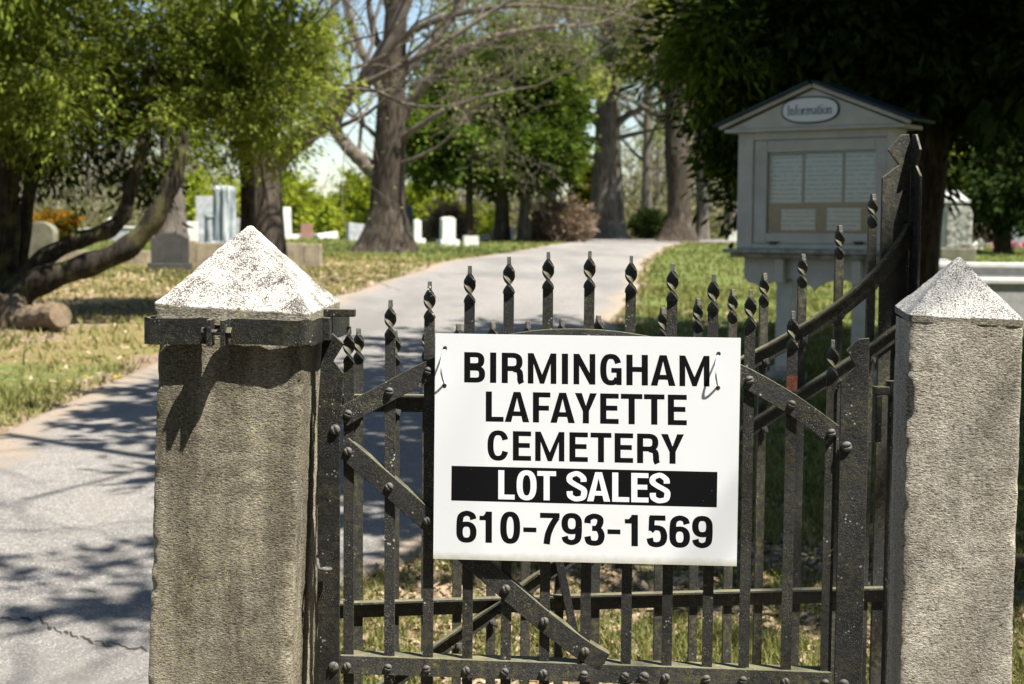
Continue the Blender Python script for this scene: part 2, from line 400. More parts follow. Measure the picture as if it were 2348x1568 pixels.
M['wood_cut'] = simple('weathered_log_wood', (0.13, 0.095, 0.06), 0.9, 0.4, 14, 0.5)
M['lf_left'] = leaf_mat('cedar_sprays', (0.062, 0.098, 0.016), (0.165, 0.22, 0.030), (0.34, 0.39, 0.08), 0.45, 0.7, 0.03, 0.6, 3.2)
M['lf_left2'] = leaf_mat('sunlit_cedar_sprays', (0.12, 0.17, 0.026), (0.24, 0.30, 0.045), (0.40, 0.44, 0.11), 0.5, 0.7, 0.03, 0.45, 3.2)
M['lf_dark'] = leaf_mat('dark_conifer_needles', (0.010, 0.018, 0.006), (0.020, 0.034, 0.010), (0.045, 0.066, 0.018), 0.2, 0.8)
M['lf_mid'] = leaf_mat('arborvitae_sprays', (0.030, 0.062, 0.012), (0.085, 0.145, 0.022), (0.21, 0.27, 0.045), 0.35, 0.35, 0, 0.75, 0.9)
M['lf_spring'] = leaf_mat('spring_leaves', (0.13, 0.17, 0.03), (0.21, 0.25, 0.05), (0.32, 0.33, 0.11), 0.5, 0.3)
M['lf_bright'] = leaf_mat('bright_spring_leaves', (0.13, 0.20, 0.02), (0.24, 0.31, 0.03), (0.38, 0.38, 0.06), 0.5, 0.3)
M['lf_pale'] = leaf_mat('pale_budding_leaves', (0.14, 0.14, 0.05), (0.19, 0.20, 0.07), (0.26, 0.26, 0.12), 0.4, 0.3)
M['lf_wood'] = leaf_mat('woodland_twigs', (0.085, 0.072, 0.055), (0.145, 0.125, 0.088), (0.18, 0.18, 0.08), 0.3, 0.12)
M['lf_brown'] = leaf_mat('brown_bush_twigs', (0.08, 0.055, 0.04), (0.17, 0.12, 0.085), (0.27, 0.20, 0.15), 0.15, 0.8)
M['lf_orange'] = leaf_mat('orange_new_leaves', (0.25, 0.08, 0.015), (0.42, 0.16, 0.02), (0.35, 0.22, 0.03), 0.3, 2)
M['lf_yellow'] = leaf_mat('olive_bush_leaves', (0.05, 0.06, 0.01), (0.12, 0.11, 0.02), (0.22, 0.17, 0.02), 0.3, 2)
M['grass'] = leaf_mat('grass_blades', (0.06, 0.09, 0.022), (0.13, 0.16, 0.045), (0.27, 0.24, 0.10), 0.35, 0.6)
M['litter'] = leaf_mat('dry_leaf_litter', (0.11, 0.07, 0.04), (0.26, 0.18, 0.11), (0.42, 0.33, 0.23), 0.15, 2)
M['dandelion'] = simple('dandelion_yellow', (0.75, 0.55, 0.02), 0.7)
M['pinkfl'] = simple('pink_petals', (0.6, 0.25, 0.3), 0.7)

# ------------------------------------------------------------------ terrain
_D = np.array([0, 3, 5.3, 8, 12, 17, 25, 33, 42, 52, 62, 70, 85, 120, 200, 500, 1500])
_H = np.array([1.58, 1.56, 1.53, 1.36, 1.14, 1.00, 0.82, 0.70, 0.56, 0.42, 0.30, 0.27, 0.6, 2.2, 7.0, 12, 16])
_dd = np.linspace(0, 120, 1201); _hh = np.interp(_dd, _D, _H)
_k = np.hanning(31); _k /= _k.sum(); _hs = np.convolve(np.pad(_hh, 15, 'edge'), _k, 'valid')
def gz(x, y):
    y = np.asarray(y, float); x = np.asarray(x, float)
    h = np.where(y < 110, np.interp(np.clip(y, 0, 115), _dd, _hs), np.interp(y, _D, _H))
    fade = np.clip((y - 3) / 6, 0, 1)
    return 1.55 - h + 0.035 * fade * fbm(x * 0.35, y * 0.3, 0.5, 11, 2)

def gpt(px, py):
    """ground point under a picture position"""
    r = ray(px, py); lo, hi = 1.0, 110.0
    d = np.linspace(lo, hi, 4000)
    zs = EYE.z + r.z / r.y * d; g = gz(r.x / r.y * d, d)
    i = int(np.argmax(zs <= g)); dd = d[i] if zs[i] <= g[i] else 66.0
    return Vector((r.x / r.y * dd, dd, float(gz(r.x / r.y * dd, dd))))

# road edges: x as a function of distance
LD = np.array([1.5, 6, 10.5, 13, 20, 33, 46, 56, 64, 80]); LX = np.array([-3.4, -3.15, -3.05, -3.0, -2.35, -1.6, 0.35, 1.9, 3.2, 5.0])
RD = np.array([1.5, 5.0, 5.6, 6.1, 6.8, 8, 11, 15.5, 21.5, 37, 49, 58, 80]); RX = np.array([-1.1, -1.1, -1.05, -0.8, -0.35, 0.15, 0.6, 0.95, 1.55, 3.1, 4.7, 6.2, 8.5])
def road_l(d): return np.interp(d, LD, LX) + 0.10 * fbm(d * 0.9, 3, 1, 5)
def road_r(d): return np.interp(d, RD, RX) + 0.13 * fbm(d * 0.9, 9, 2, 6)

ds = np.concatenate([np.linspace(-8, 2.0, 15)[:-1], np.geomspace(2.0, 130, 330), np.geomspace(136, 1500, 30)])
cs = np.linspace(-1, 1, 161)
wid = np.where(ds < 130, 3.5 + np.abs(ds) * 0.55, np.maximum(ds * 0.9, 75))
X = cs[None, :] * wid[:, None]; Y = np.repeat(ds[:, None], 161, 1)
Z = gz(X, Y)
inroad = (X > road_l(Y) - 0.6) & (X < road_r(Y) + 0.5)
dl = road_l(Y) - X; dr = X - road_r(Y)
outd = np.maximum(dl, dr)
dirt = np.clip(1 - outd / np.where(dl > 0, 0.55, 0.4), 0, 1)
dirt = np.maximum(dirt, 0.75 * np.exp(-((X + 5.6) ** 2 / 2.2 + (Y - 15.5) ** 2 / 3)))
dirt = np.maximum(dirt, 0.55 * np.exp(-((X + 3.9) ** 2 / 3.5 + (Y - 24) ** 2 / 26)))
dirt = np.maximum(dirt, np.where(X < -3.3, 0.62 * np.exp(-((Y - 17) / 5.0) ** 2) * np.clip((-3.3 - X) * .8, 0, 1), 0))
dirt = np.maximum(dirt, np.where((Y < 7.4) & (X > -1.2), 0.62, 0))
dry = np.clip(0.28 + 0.5 * np.exp(-((X + 4) ** 2 / 14 + (Y - 27) ** 2 / 200)) - 0.45 * (Y > 38), 0, 1)
dry = np.where(X > 0, dry * 0.6, np.where((Y > 13) & (Y < 40), np.clip(dry + .35 * (X < -2.2), 0, 1), dry))
g = grid_mesh('ground', np.stack([X, Y, Z], -1), M['ground'], attrs={'dirt': dirt, 'dry': dry})
tag(g, 'grass lawn with bare dirt patches under the gravestones and trees', kind='structure')

ds = np.concatenate([np.linspace(0.5, 4.5, 12)[:-1], np.geomspace(4.5, 66, 300)]); cs = np.linspace(0, 1, 70)
xl, xr = road_l(ds) - 0.02, road_r(ds) + 0.02
X = xl[:, None] + (xr - xl)[:, None] * cs[None, :]; Y = np.repeat(ds[:, None], 70, 1)
edge = np.maximum(1 - (X - xl[:, None]) / 0.5, 1 - (xr[:, None] - X) / 0.35); edge = np.clip(edge, 0, 1)
g = grid_mesh('road', np.stack([X, Y, gz(X, Y) + 0.022 - 0.016 * (edge > 0.96)], -1), M['asphalt'], attrs={'edge': edge})
tag(g, 'worn grey asphalt lane running from the gate up to the crest', kind='structure')
# the cross lane on the crest
xs = np.linspace(3.0, 34, 60); cs = np.linspace(0, 1, 8)
X = np.repeat(xs[:, None], 8, 1); Y = 58.5 + 7.5 * cs[None, :] + 0 * X
g = grid_mesh('cross_road', np.stack([X, Y, gz(X, Y) + 0.045], -1), M['asphalt'], attrs={'edge': 0 * X}, flip=True)
tag(g, 'pale lane turning off to the right along the crest', kind='structure')

# cracks in the asphalt
def crack(pts, wd):
    a = Acc(); P = []
    for (x0, y0), (x1, y1) in zip(pts[:-1], pts[1:]):
        for t in np.linspace(0, 1, 14)[:-1]: P.append((x0 + (x1 - x0) * t, y0 + (y1 - y0) * t))
    L = []
    for i, (px, py) in enumerate(P):
        q = gpt(px, py + 3.5 * math.sin(i * .9) + 2.5 * math.sin(i * 2.3 + 1) + R.uniform(-1, 1)); L.append(q)
    v = []; f = []
    for i, q in enumerate(L):
        ww = wd * (0.55 + .35 * math.sin(i * .7) + .15 * R.random())
        v += [(q.x, q.y - ww, q.z + 0.0245), (q.x, q.y + ww, q.z + 0.0245)]
        if i: f.append((2 * i - 2, 2 * i, 2 * i + 1, 2 * i - 1))
    a.add(v, f); return a
c = crack([(-60, 1428), (20, 1436), (90, 1434), (118, 1458), (180, 1478), (250, 1496), (345, 1508)], 0.013).build('asphalt_crack', M['asphalt_crack'])
tag(c, 'jagged dark crack across the asphalt beside the left gate pillar', 'crack')

# ------------------------------------------------------------------ stone pillars
def rough_block(name, plan, ztop, zbot, mat, parent, lean=(0, 0), amp=0.002, nu=34, nz=150, seed=1, round_=0.02):
    """closed ring wall through a 4-corner plan, corners slightly rounded and chipped"""
    ring = []
    c = [Vector(p) for p in plan]
    for i in range(4):
        a, b = c[i], c[(i + 1) % 4]; L = (b - a).length; d = (b - a) / L
        for t in np.linspace(0, 1, nu, endpoint=False):
            s = t * L
            p = a + d * s
            ring.append(p)
    ring = np.array([(p.x, p.y) for p in ring]); cen = ring.mean(0)
    # round the corners
    for _ in range(2): ring = (np.roll(ring, 1, 0) + 2 * ring + np.roll(ring, -1, 0)) / 4
    zs = np.linspace(zbot, ztop, nz)
    RR = np.repeat(ring[None], nz, 0); ZZ = np.repeat(zs[:, None], len(ring), 1)
    nrm = RR - cen; nrm /= np.linalg.norm(nrm, axis=-1, keepdims=True)
    dsp = amp * fbm(RR[..., 0] * 45, RR[..., 1] * 45, ZZ * 60, seed, 3) + amp * 0.35 * fbm(RR[..., 0] * 7, RR[..., 1] * 7, ZZ * 7, seed + 9, 2)
    k = np.arange(len(ring)); cd_ = np.minimum(k % nu, nu - k % nu)
    chip = np.maximum(0, fbm(RR[..., 0] * 12 + 3, RR[..., 1] * 12, ZZ * 28, seed + 4, 3) - 0.16) * 0.014
    dsp = dsp - chip * np.exp(-(cd_[None, :] / 1.6) ** 2)
    RR = RR + nrm * dsp[..., None]
    sh = (ztop - ZZ)
    P = np.stack([RR[..., 0] - lean[0] * sh, RR[..., 1] - lean[1] * sh, ZZ], -1)
    P = np.concatenate([P, P[:, :1]], 1)
    return grid_mesh(name, P, mat, parent, smooth=True)

def stone_pyramid(name, base, apex, mat, parent, drop, seed=3, n=44, blunt=0.06, amp=0.0018):
    """base: four (x,y,z) corners (front-left, front-right, back-right, back-left); a low vertical band then the pyramid"""
    b = [Vector(p) for p in base]; ap = Vector(apex); rows = []
    ringpts = []
    for i in range(4):
        a, c2 = b[i], b[(i + 1) % 4]
        for t in np.linspace(0, 1, n, endpoint=False): ringpts.append(a.lerp(c2, t))
    rp = np.array([tuple(p) for p in ringpts])
    for _ in range(2): rp = (np.roll(rp, 1, 0) + 2 * rp + np.roll(rp, -1, 0)) / 4
    P = []
    for t in np.linspace(1, 0, 10, endpoint=False):
        q = rp.copy(); q[:, 2] -= drop * t; P.append(q)
    A = np.array(tuple(ap))
    ts = np.concatenate([[0, 0.006, 0.014], np.linspace(0.03, 1 - blunt, n)])
    cen = rp.mean(0)
    for t in ts:
        q = rp + (A - rp) * t; P.append(q)
    top = P[-1].copy()
    for s_, dz in ((0.62, 0.3), (0.25, 0.42), (0.02, 0.45)):
        q = A + (top - A) * s_; q[:, 2] = top[:, 2].mean() + (A[2] - top[:, 2].mean()) * dz * 1.35; P.append(q)
    P = np.array(P)
    nx = P[..., 0]; ny = P[..., 1]; nz = P[..., 2]
    d = P - np.array([cen[0], cen[1], cen[2] - 0.1]); d /= np.linalg.norm(d, axis=-1, keepdims=True)
    ds_ = amp * fbm(nx * 50, ny * 50, nz * 60, seed, 3) + amp * 1.4 * fbm(nx * 10, ny * 10, nz * 10, seed + 3, 2)
    kk = np.arange(4 * n); ce = np.minimum(kk % n, n - kk % n)
    ds_ = ds_ - np.exp(-(ce[None, :] / 1.8) ** 2) * 0.012 * np.maximum(0, fbm(nx * 16, ny * 16, nz * 30 + 5, seed + 5, 3))
    P = P + d * ds_[..., None]
    P = np.concatenate([P, P[:, :1]], 1)
    return grid_mesh(name, P, mat, parent, smooth=True)

# left pillar
PL = Frame(700, 3.03, 4.4)
pil = PL.empty('stone_gate_pillar')
tag(pil, 'weathered brown granite gate pillar with white lichen on its pyramid top and an iron band', 'gate pillar', 'granite gate pillars')
wl = 0.31
uL, zc = PL.loc(357, 697); uR, zr = PL.loc(706, 722)
zt = PL.loc(560, 716)[1]
rough_block('shaft', [(uL + .004, 0), (-0.002, 0), (-0.002, wl), (uL + .004, wl)], zc - 0.03, -0.05, M['shaftL'], pil, lean=(0.039, 0.0), seed=2)
apx = PL.loc(573, 517, 0.165)
stone_pyramid('cap', [(uL - .001, -0.004, zc + .001), (0.009, -0.004, zr + 0.003), (0.011, wl + .004, zr + 0.014), (uL - .001, wl + .004, zc + 0.005)],
              (apx[0], 0.165, apx[1] + 0.004), M['capL'], pil, drop=0.034, seed=4, amp=0.0026)

# iron band round it
bnd = PL.empty('pillar_band')
tag(bnd, 'black iron band clamped round the left pillar with two bolted lugs', 'iron band')
zt0, zb0 = PL.loc(520, 729)[1], PL.loc(520, 789)[1]
tb = 0.008; off = 0.0135
gapx = PL.loc(507, 760, -off)[0]
x0, x1, y0, y1 = uL - off, off * 0.9, -off, wl + off
def strip(path, z0, z1, t):
    """vertical strap following a plan path (outer side is to the right-hand of travel)"""
    a = Acc(); v = []; n_ = len(path)
    for i, p in enumerate(path):
        p = Vector(p); q0 = Vector(path[max(i - 1, 0)]); q1 = Vector(path[min(i + 1, n_ - 1)])
        d = (q1 - q0).normalized(); nn = Vector((d.y, -d.x))
        o_ = p + nn * t; wob = 0.0015 * math.sin(i * 1.3 + z0 * 9)
        v += [(p.x, p.y, z0 + wob), (o_.x, o_.y, z0 + wob), (o_.x, o_.y, z1 + wob), (p.x, p.y, z1 + wob)]
    f = [(0, 1, 2, 3), tuple(4 * (n_ - 1) + k for k in (3, 2, 1, 0))]
    for i in range(n_ - 1):
        for k in range(4):
            f.append((4 * i + k, 4 * (i + 1) + k, 4 * (i + 1) + (k + 1) % 4, 4 * i + (k + 1) % 4))
    a.add(v, f); return a
def arc(cx, cy, r, a0, a1, k=7):
    return [(cx + r * math.cos(math.radians(t)), cy + r * math.sin(math.radians(t))) for t in np.linspace(a0, a1, k)]
rc = 0.022
lugw = 0.0075
lug = 0.043
# left piece: from back-left corner round to the front, ending in a lug bent towards the camera
pathL = [(x0 + .15, y1)] + arc(x0 + .01, y1 - .01, .01, 90, 180) + arc(x0 + .010, y0 + .010, .010, 180, 270) + [(gapx - .055, y0), (gapx - .035, y0)] + arc(gapx - .022, y0 - .012, .012, 90, 10, 6)[0:] + [(gapx - .0095, y0 - lug)]
strip(pathL, zb0, zt0, tb).build('strap', M['iron_black'], bnd, 0.0015)
pathR = [(gapx + .0095, y0 - lug)] + arc(gapx + .022, y0 - .012, .012, 170, 90, 6) + [(gapx + .05, y0), (-rc - .02, y0 - .002)] + arc(x1 - rc, y0 + rc, rc, 270, 360, 8) + [(x1 + .003, y0 + .12), (x1 + 0.002, y1 + .03)]
strip(pathR, zb0 + .001, zt0 - .001, tb).build('strap', M['iron_black'], bnd, 0.0015)
zm = (zt0 + zb0) / 2
Acc().tube([(gapx - .024, y0 - .030, zm), (gapx + .026, y0 - .030, zm)], .0055, 12).build('bolt', M['bolt'], bnd, smooth=True)
a = Acc(); a.tube([(gapx - .030, y0 - .030, zm), (gapx - .0185, y0 - .030, zm)], .0105, 6); a.build('nut', M['iron_black'], bnd, .001)
a = Acc(); a.tube([(gapx + .0185, y0 - .030, zm), (gapx + .029, y0 - .030, zm)], .0105, 4); a.build('bolt_head', M['iron_black'], bnd, .001)
hx0, hz = PL.loc(778, 716, 0.10)
a = Acc(); a.box(x1 + tb, x1 + tb + .062, .075, .095, hz - .0075, hz + .0075)
a.build('hinge_pin', M['iron_black'], bnd, .0015)
a = Acc(); a.box(x1 + tb + .001, x1 + tb + .016, .060, .096, hz - .055, hz - .0085); a.build('hinge_eye', M['iron_black'], bnd, .002)

# right pillar
PR = Frame(2083, 3.09, 6.5)
pil2 = PR.empty('stone_gate_pillar')
tag(pil2, 'pale clean granite gate pillar with speckled pyramid top right of the iron gate', 'gate pillar', 'granite gate pillars')
wr, dr_ = 0.2215, 0.21
zc1 = PR.loc(2085, 722)[1]; zc2 = PR.loc(2340, 738, 0)[1]
rough_block('shaft', [(0.001, 0.001), (wr, 0.001), (wr, dr_), (0.001, dr_)], zc1 - .012, -0.05, M['shaftR'], pil2, lean=(0.000, 0), seed=21, amp=0.0017)
ax = PR.loc(2197, 590, dr_ / 2)
stone_pyramid('cap', [(0, 0, zc1), (wr, 0, zc2 + .003), (wr, dr_, zc2 + .010), (0, dr_, zc1 + .008)], (ax[0], dr_ / 2, ax[1] + .003), M['capR'], pil2, drop=0.013, seed=14, amp=.0016)

# ------------------------------------------------------------------ gates
def picket(F, px, pyt, w_=0.0205, t=0.0068, yo=0.0, zbot=0.10, nub=0.0145, tw=0.060, turns=270, hand=-1):
    u, zt = F.loc(px, pyt, yo + t / 2)
    v = []; n_ = 26
    zs = [(zbot, 0, 1), (zt - nub - tw - .002, 0, 1), (zt - nub - tw, 0, 1)]
    for i in range(1, n_ + 1):
        zs.append((zt - nub - tw + tw * i / n_, turns * i / n_ * hand, 1.0 - (0.10 * (i / n_ > .8))))
    zs.append((zt - .001, turns * hand, .80)); zs.append((zt, turns * hand, .62))
    for z, an, s_ in zs:
        an = math.radians(an); c_, s2 = math.cos(an), math.sin(an)
        ww = w_ / 2 * (1.0 if an == 0 else 1.12) * (s_ if z < zt - nub + .001 else .55 * s_)
        for (x, y) in ((-ww, -t / 2), (ww, -t / 2), (ww, t / 2), (-ww, t / 2)):
            v.append((u + x * c_ - y * s2, yo + t / 2 + x * s2 + y * c_, z))
    k = len(zs); f = [(3, 2, 1, 0), tuple(4 * (k - 1) + j for j in range(4))]
    for i in range(k - 1):
        for j in range(4): f.append((4 * i + j, 4 * i + (j + 1) % 4, 4 * i + 4 + (j + 1) % 4, 4 * i + 4 + j))
    return Acc().add(v, f), u

_bolt = None
def bolt(parent, u, y, z, r=0.0088, slot=True, hex_=False, big=False, rot=None):
    """pan-head screw with a slot, facing the camera"""
    global _bolt
    key = 'hex' if hex_ else 'pan'
    if _bolt is None: _bolt = {}
    if key not in _bolt:
        a = Acc()
        if hex_:
            a.tube([(0, 0, 0), (0, -.65, 0)], [1, .95], 4); a.tube([(0, -.6, 0), (0, -1.15, 0)], [.45, .42], 8)
        else:
            k = 18; rings = [(0, 1), (-.25, 1.0), (-.5, .86), (-.68, .6), (-.78, .3)]
            v = [(r_ * math.cos(2 * math.pi * j / k), y_, r_ * math.sin(2 * math.pi * j / k)) for y_, r_ in rings for j in range(k)] + [(0, -.8, 0)]
            f = [(i * k + j, (i + 1) * k + j, (i + 1) * k + (j + 1) % k, i * k + (j + 1) % k) for i in range(len(rings) - 1) for j in range(k)]
            f += [(4 * k + j, 5 * k, 4 * k + (j + 1) % k) for j in range(k)]
            # drop vertices along the slot
            v = [(x, y + (0.34 if abs(z) < .14 and y < -.4 else 0), z) for x, y, z in v]
            a.add(v, f)
        o = a.build('bolt', M['bolt'], None, smooth=not hex_); _bolt[key] = o.data; bpy.data.objects.remove(o)
    o = bpy.data.objects.new('bolt', _bolt[key]); COL.objects.link(o); o.parent = parent
    o.location = (u, y, z); o.scale = (r, r * (.85 if big else 1), r); o.rotation_euler = (0, rot if rot is not None else R.uniform(-1.3, 1.3), 0)
    return o

def ribbon_L(F, pts, w_, yo, t=0.006, leg=0.022, leg_dir=1, side='top'):
    """angle iron: flat face following pts (px top edge / centre), w_ wide, plus a leg along its upper edge"""
    P = [Vector(F.loc(px, py, yo)) for px, py in pts]
    # resample
    Q = []
    for i in range(len(P) - 1):
        p0, p1, p2, p3 = P[max(i - 1, 0)], P[i], P[i + 1], P[min(i + 2, len(P) - 1)]
        for s_ in np.linspace(0, 1, 8, endpoint=False):
            a0 = -.5 * s_ ** 3 + s_ ** 2 - .5 * s_; a1 = 1.5 * s_ ** 3 - 2.5 * s_ ** 2 + 1; a2 = -1.5 * s_ ** 3 + 2 * s_ ** 2 + .5 * s_; a3 = .5 * s_ ** 3 - .5 * s_ ** 2
            Q.append(p0 * a0 + p1 * a1 + p2 * a2 + p3 * a3)
    Q.append(P[-1]); v = []
    for i, q in enumerate(Q):
        d = (Q[min(i + 1, len(Q) - 1)] - Q[max(i - 1, 0)]).normalized(); nn = Vector((-d.y, d.x))
        if nn.y < 0: nn = -nn
        up = q + nn * w_ / 2; dn = q - nn * w_ / 2; iu = up - nn * t
        # section in (plane, y): face from dn to up at y in [yo, yo+t]; leg at the top
        if leg_dir > 0:
            sec = [(dn, 0), (up, 0), (up, leg), (iu, leg), (iu, t), (dn, t)]
        else:
            sec = [(dn, 0), (iu, 0), (iu, -leg), (up, -leg), (up, t), (dn, t)]
        for pt, yy in sec: v.append((pt.x, yo + yy, pt.y))
    k = 6; n_ = len(Q)
    f = [tuple(range(k)), tuple((n_ - 1) * k + j for j in range(k - 1, -1, -1))]
    for i in range(n_ - 1):
        for j in range(k): f.append((i * k + j, (i + 1) * k + j, (i + 1) * k + (j + 1) % k, i * k + (j + 1) % k))
    return Acc().add(v, f), Q

def poly_at_x(Q, u):
    for a, b in zip(Q[:-1], Q[1:]):
        if (a.x - u) * (b.x - u) <= 0 and a.x != b.x: return a.y + (b.y - a.y) * (u - a.x) / (b.x - a.x)
    return None

# ---- front gate
FG = Frame(1345, 3.08, 4.2)
gate = FG.empty('iron_pedestrian_gate')
tag(gate, 'black iron pedestrian gate with arched twisted pickets between the two pillars', 'gate')
bars = [(800, 749), (895, 687), (985, 645), (1077, 609), (1167, 588), (1257, 577), (1352, 575), (1447, 586), (1542, 604), (1636, 628), (1721, 664), (1818, 713), (1909, 779)]
BU = []
for i, (px, py) in enumerate(bars):
    a, u = picket(FG, px, py); BU.append(u)
    o = a.build('picket', M['iron_lich'] if i in (1, 2) else M['iron'], gate)
    if i == 11:
        o['label'] = 'picket with a patch of bare orange rust'
        zr_ = FG.loc(1816, 880, 0)
        Acc().box(u - .0106, u + .0106, -.0006, .004, zr_[1] - .015, zr_[1] + .016).build('rust_patch', M['rust'], o)
# arch band
arch, QA = ribbon_L(FG, [(783, 957), (838, 926), (893, 897), (985, 849), (1077, 814), (1200, 784), (1318, 777), (1430, 785), (1560, 810), (1640, 836), (1720, 872), (1815, 927), (1915, 999)], 0.040, -0.0065, 0.006, 0.0075)
arch.build('arch_band', M['iron_lich'], gate, 0.0012, seg=1)
brace, QB = ribbon_L(FG, [(783, 1022), (890, 1114), (980, 1193), (1075, 1276), (1160, 1350), (1250, 1426), (1330, 1486), (1386, 1520)], 0.042, -0.0065, 0.006, 0.024)
brace.build('diagonal_brace', M['iron'], gate, 0.0012, seg=1)
uA, zA = FG.loc(781, 1500); uB, zB = FG.loc(1905, 1539); 
zF = zA
railh = 0.0375
rt = FG.loc(1345, 1522)[1]
a = Acc(); uu0, uu1 = uA, uB
a.add([(uu0, -.0065, zA), (uu1, -.0065, zB), (uu1, .036, zB), (uu0, .036, zA), (uu0, .036, zA - .006), (uu1, .036, zB - .006), (uu1, -.0005, zB - .006), (uu0, -.0005, zA - .006),
       (uu0, -.0005, zA - railh), (uu1, -.0005, zB - railh), (uu1, -.0065, zB - railh), (uu0, -.0065, zA - railh)],
      [(0, 1, 2, 3), (3, 2, 5, 4), (4, 5, 6, 7), (7, 6, 9, 8), (8, 9, 10, 11), (11, 10, 1, 0), (0, 3, 4, 7, 8, 11), (1, 10, 9, 6, 5, 2)])
a.build('bottom_rail', M['iron_moss'], gate, 0.001, seg=1)
a = Acc(); a.box(uu0, uu1, -.0065, -.0005, .17, .205); a.box(uu0, uu1, -.0004, .036, .199, .205); a.build('lower_rail', M['iron_moss'], gate)
for i, u in enumerate(BU):
    z = zA + (zB - zA) * (u - uA) / (uB - uA) - 0.022
    bolt(gate, u - 0.001, -.0065, z, 0.0082, rot=R.choice([-.9, .2, 1.1, .1, -.2, .6]))
    za = poly_at_x(QA, u)
    if za is not None: bolt(gate, u, -.0065, za, 0.0084, rot=R.uniform(-.4, .4))
    zb = poly_at_x(QB, u)
    if zb is not None: bolt(gate, u, -.0065, zb, 0.0088, rot=R.uniform(.9, 1.5))
for px, py in ((765, 1528), (1476, 1551)):
    u, z = FG.loc(px, py, -.007); bolt(gate, u, -.0075, z, .0105, big=True)
for px, py in ((1941, 1024), (1934, 1569), (768, 985)):
    u, z = FG.loc(px, py, -.009); bolt(gate, u, -.0075, z, .0105, big=True)
# stiles: notched plates with a leg behind
def Pt(F, l, yo): return [F.loc(px, py, yo) for px, py in l]
pl = Pt(FG, [(739, 762), (762, 764), (788, 788), (764, 827), (787, 855), (779, 1000), (776, 1568), (728, 1568), (727, 960), (734, 850)], -.0075)
lo = [(pl[6][0] + .0005, .06), (pl[7][0] + .0005, .06)]
poly = pl[:6] + lo + pl[8:]
a = Acc(); a.prism(poly[::-1], -.0075, -.0015); a.build('hinge_stile', M['iron_black'], gate, .001, seg=1)
a = Acc(); a.box(pl[7][0] + .003, pl[7][0] + .009, -.0014, .038, .06, pl[8][1] - .02); a.build('hinge_stile_flange', M['iron_black'], gate)
prr = Pt(FG, [(1968, 777), (1993, 775), (1990, 1000), (1974, 1568), (1912, 1568), (1925, 1000), (1927, 874), (1961, 840), (1940, 803)], -.0075)
poly = prr[:3] + [(prr[3][0], .06), (prr[4][0], .06)] + prr[5:]
a = Acc(); a.prism(poly[::-1], -.0075, -.0015); a.build('latch_stile', M['iron'], gate, .001, seg=1)
a = Acc(); a.box(prr[2][0] - .011, prr[2][0] - .005, -.0014, .04, .06, prr[1][1] - .01); a.build('latch_stile_flange', M['iron'], gate)
# curled hook
c0 = FG.loc(735, 1297, -.02)
pts = []
for i in range(26):
    t = i / 25; an = -2.6 + t * 7.4; rr = 0.0125 * (1 - .62 * t)
    pts.append((c0[0] + .008 + rr * math.cos(an) * 1.1 + .003, -.022 + rr * math.sin(an) * .9 - .004, c0[1] - .004 - .002 * t))
pts = [(c0[0] - .010, .03, c0[1] + .016), (c0[0] - .010, -.002, c0[1] + .014), (c0[0] - .008, -.012, c0[1] + .004)] + pts
Acc().tube(pts, .0034, 8).build('curled_hook', M['bolt'], gate, smooth=True)

# ---- rear gate leaf
BG_L, BG_R = at(822, 1000, 3.47), at(2050, 1000, 3.74)
_ang = -math.degrees(math.atan2(BG_R.y - BG_L.y, BG_R.x - BG_L.x))
BG = Frame(822, 3.47, _ang)
rg = BG.empty('iron_drive_gate')
tag(rg, 'taller black iron gate leaf standing open behind the sign with curved top rail', 'gate')
rb = [(822, 752), (906, 757), (979, 748), (1051, 742), (1130, 738), (1210, 736), (1288, 731), (1372, 723), (1447, 716), (1519, 705), (1600, 684), (1680, 663), (1752, 626), (1840, 582), (1925, 517), (2001, 445)]
RU = []
for px, py in rb:
    a, u = picket(BG, px, py, .0205, .009, 0, .08); RU.append(u)
    a.build('picket', M['iron_back'], rg)
def back_L(name, pts, h, flange=.021, mat='iron_back', t=.006):
    """angle iron seen from inside: vertical leg behind the pickets, flange towards the camera along its top edge"""
    P = [Vector(BG.loc(px, py, -flange)) for px, py in pts]; v = []
    Q = []
    for i in range(len(P) - 1):
        p0, p1, p2, p3 = P[max(i - 1, 0)], P[i], P[i + 1], P[min(i + 2, len(P) - 1)]
        for s_ in np.linspace(0, 1, 8, endpoint=False):
            a0 = -.5 * s_ ** 3 + s_ ** 2 - .5 * s_; a1 = 1.5 * s_ ** 3 - 2.5 * s_ ** 2 + 1; a2 = -1.5 * s_ ** 3 + 2 * s_ ** 2 + .5 * s_; a3 = .5 * s_ ** 3 - .5 * s_ ** 2
            Q.append(p0 * a0 + p1 * a1 + p2 * a2 + p3 * a3)
    Q.append(P[-1])
    for i, q in enumerate(Q):
        d = (Q[min(i + 1, len(Q) - 1)] - Q[max(i - 1, 0)]).normalized(); nn = Vector((-d.y, d.x))
        if nn.y < 0: nn = -nn
        lo_, iu = q - nn * h, q - nn * t
        for pt, yy in ((q, -flange), (q, -.0008), (lo_, -.0008), (lo_, -.0068), (iu, -.0068), (iu, -flange)):
            v.append((pt.x, yy, pt.y))
    k = 6; n_ = len(Q)
    f = [tuple(range(k)), tuple((n_ - 1) * k + j for j in range(k - 1, -1, -1))]
    for i in range(n_ - 1):
        for j in range(k): f.append((i * k + j, i * k + (j + 1) % k, (i + 1) * k + (j + 1) % k, (i + 1) * k + j))
    Acc().add(v, f).build(name, M[mat], rg, .0008, seg=1)
    return Q
QT = back_L('curved_top_rail', [(770, 905), (900, 905), (1050, 906), (1250, 903), (1450, 888), (1600, 858), (1700, 820), (1820, 757), (1925, 690), (2003, 622), (2062, 548), (2080, 512)], .040)
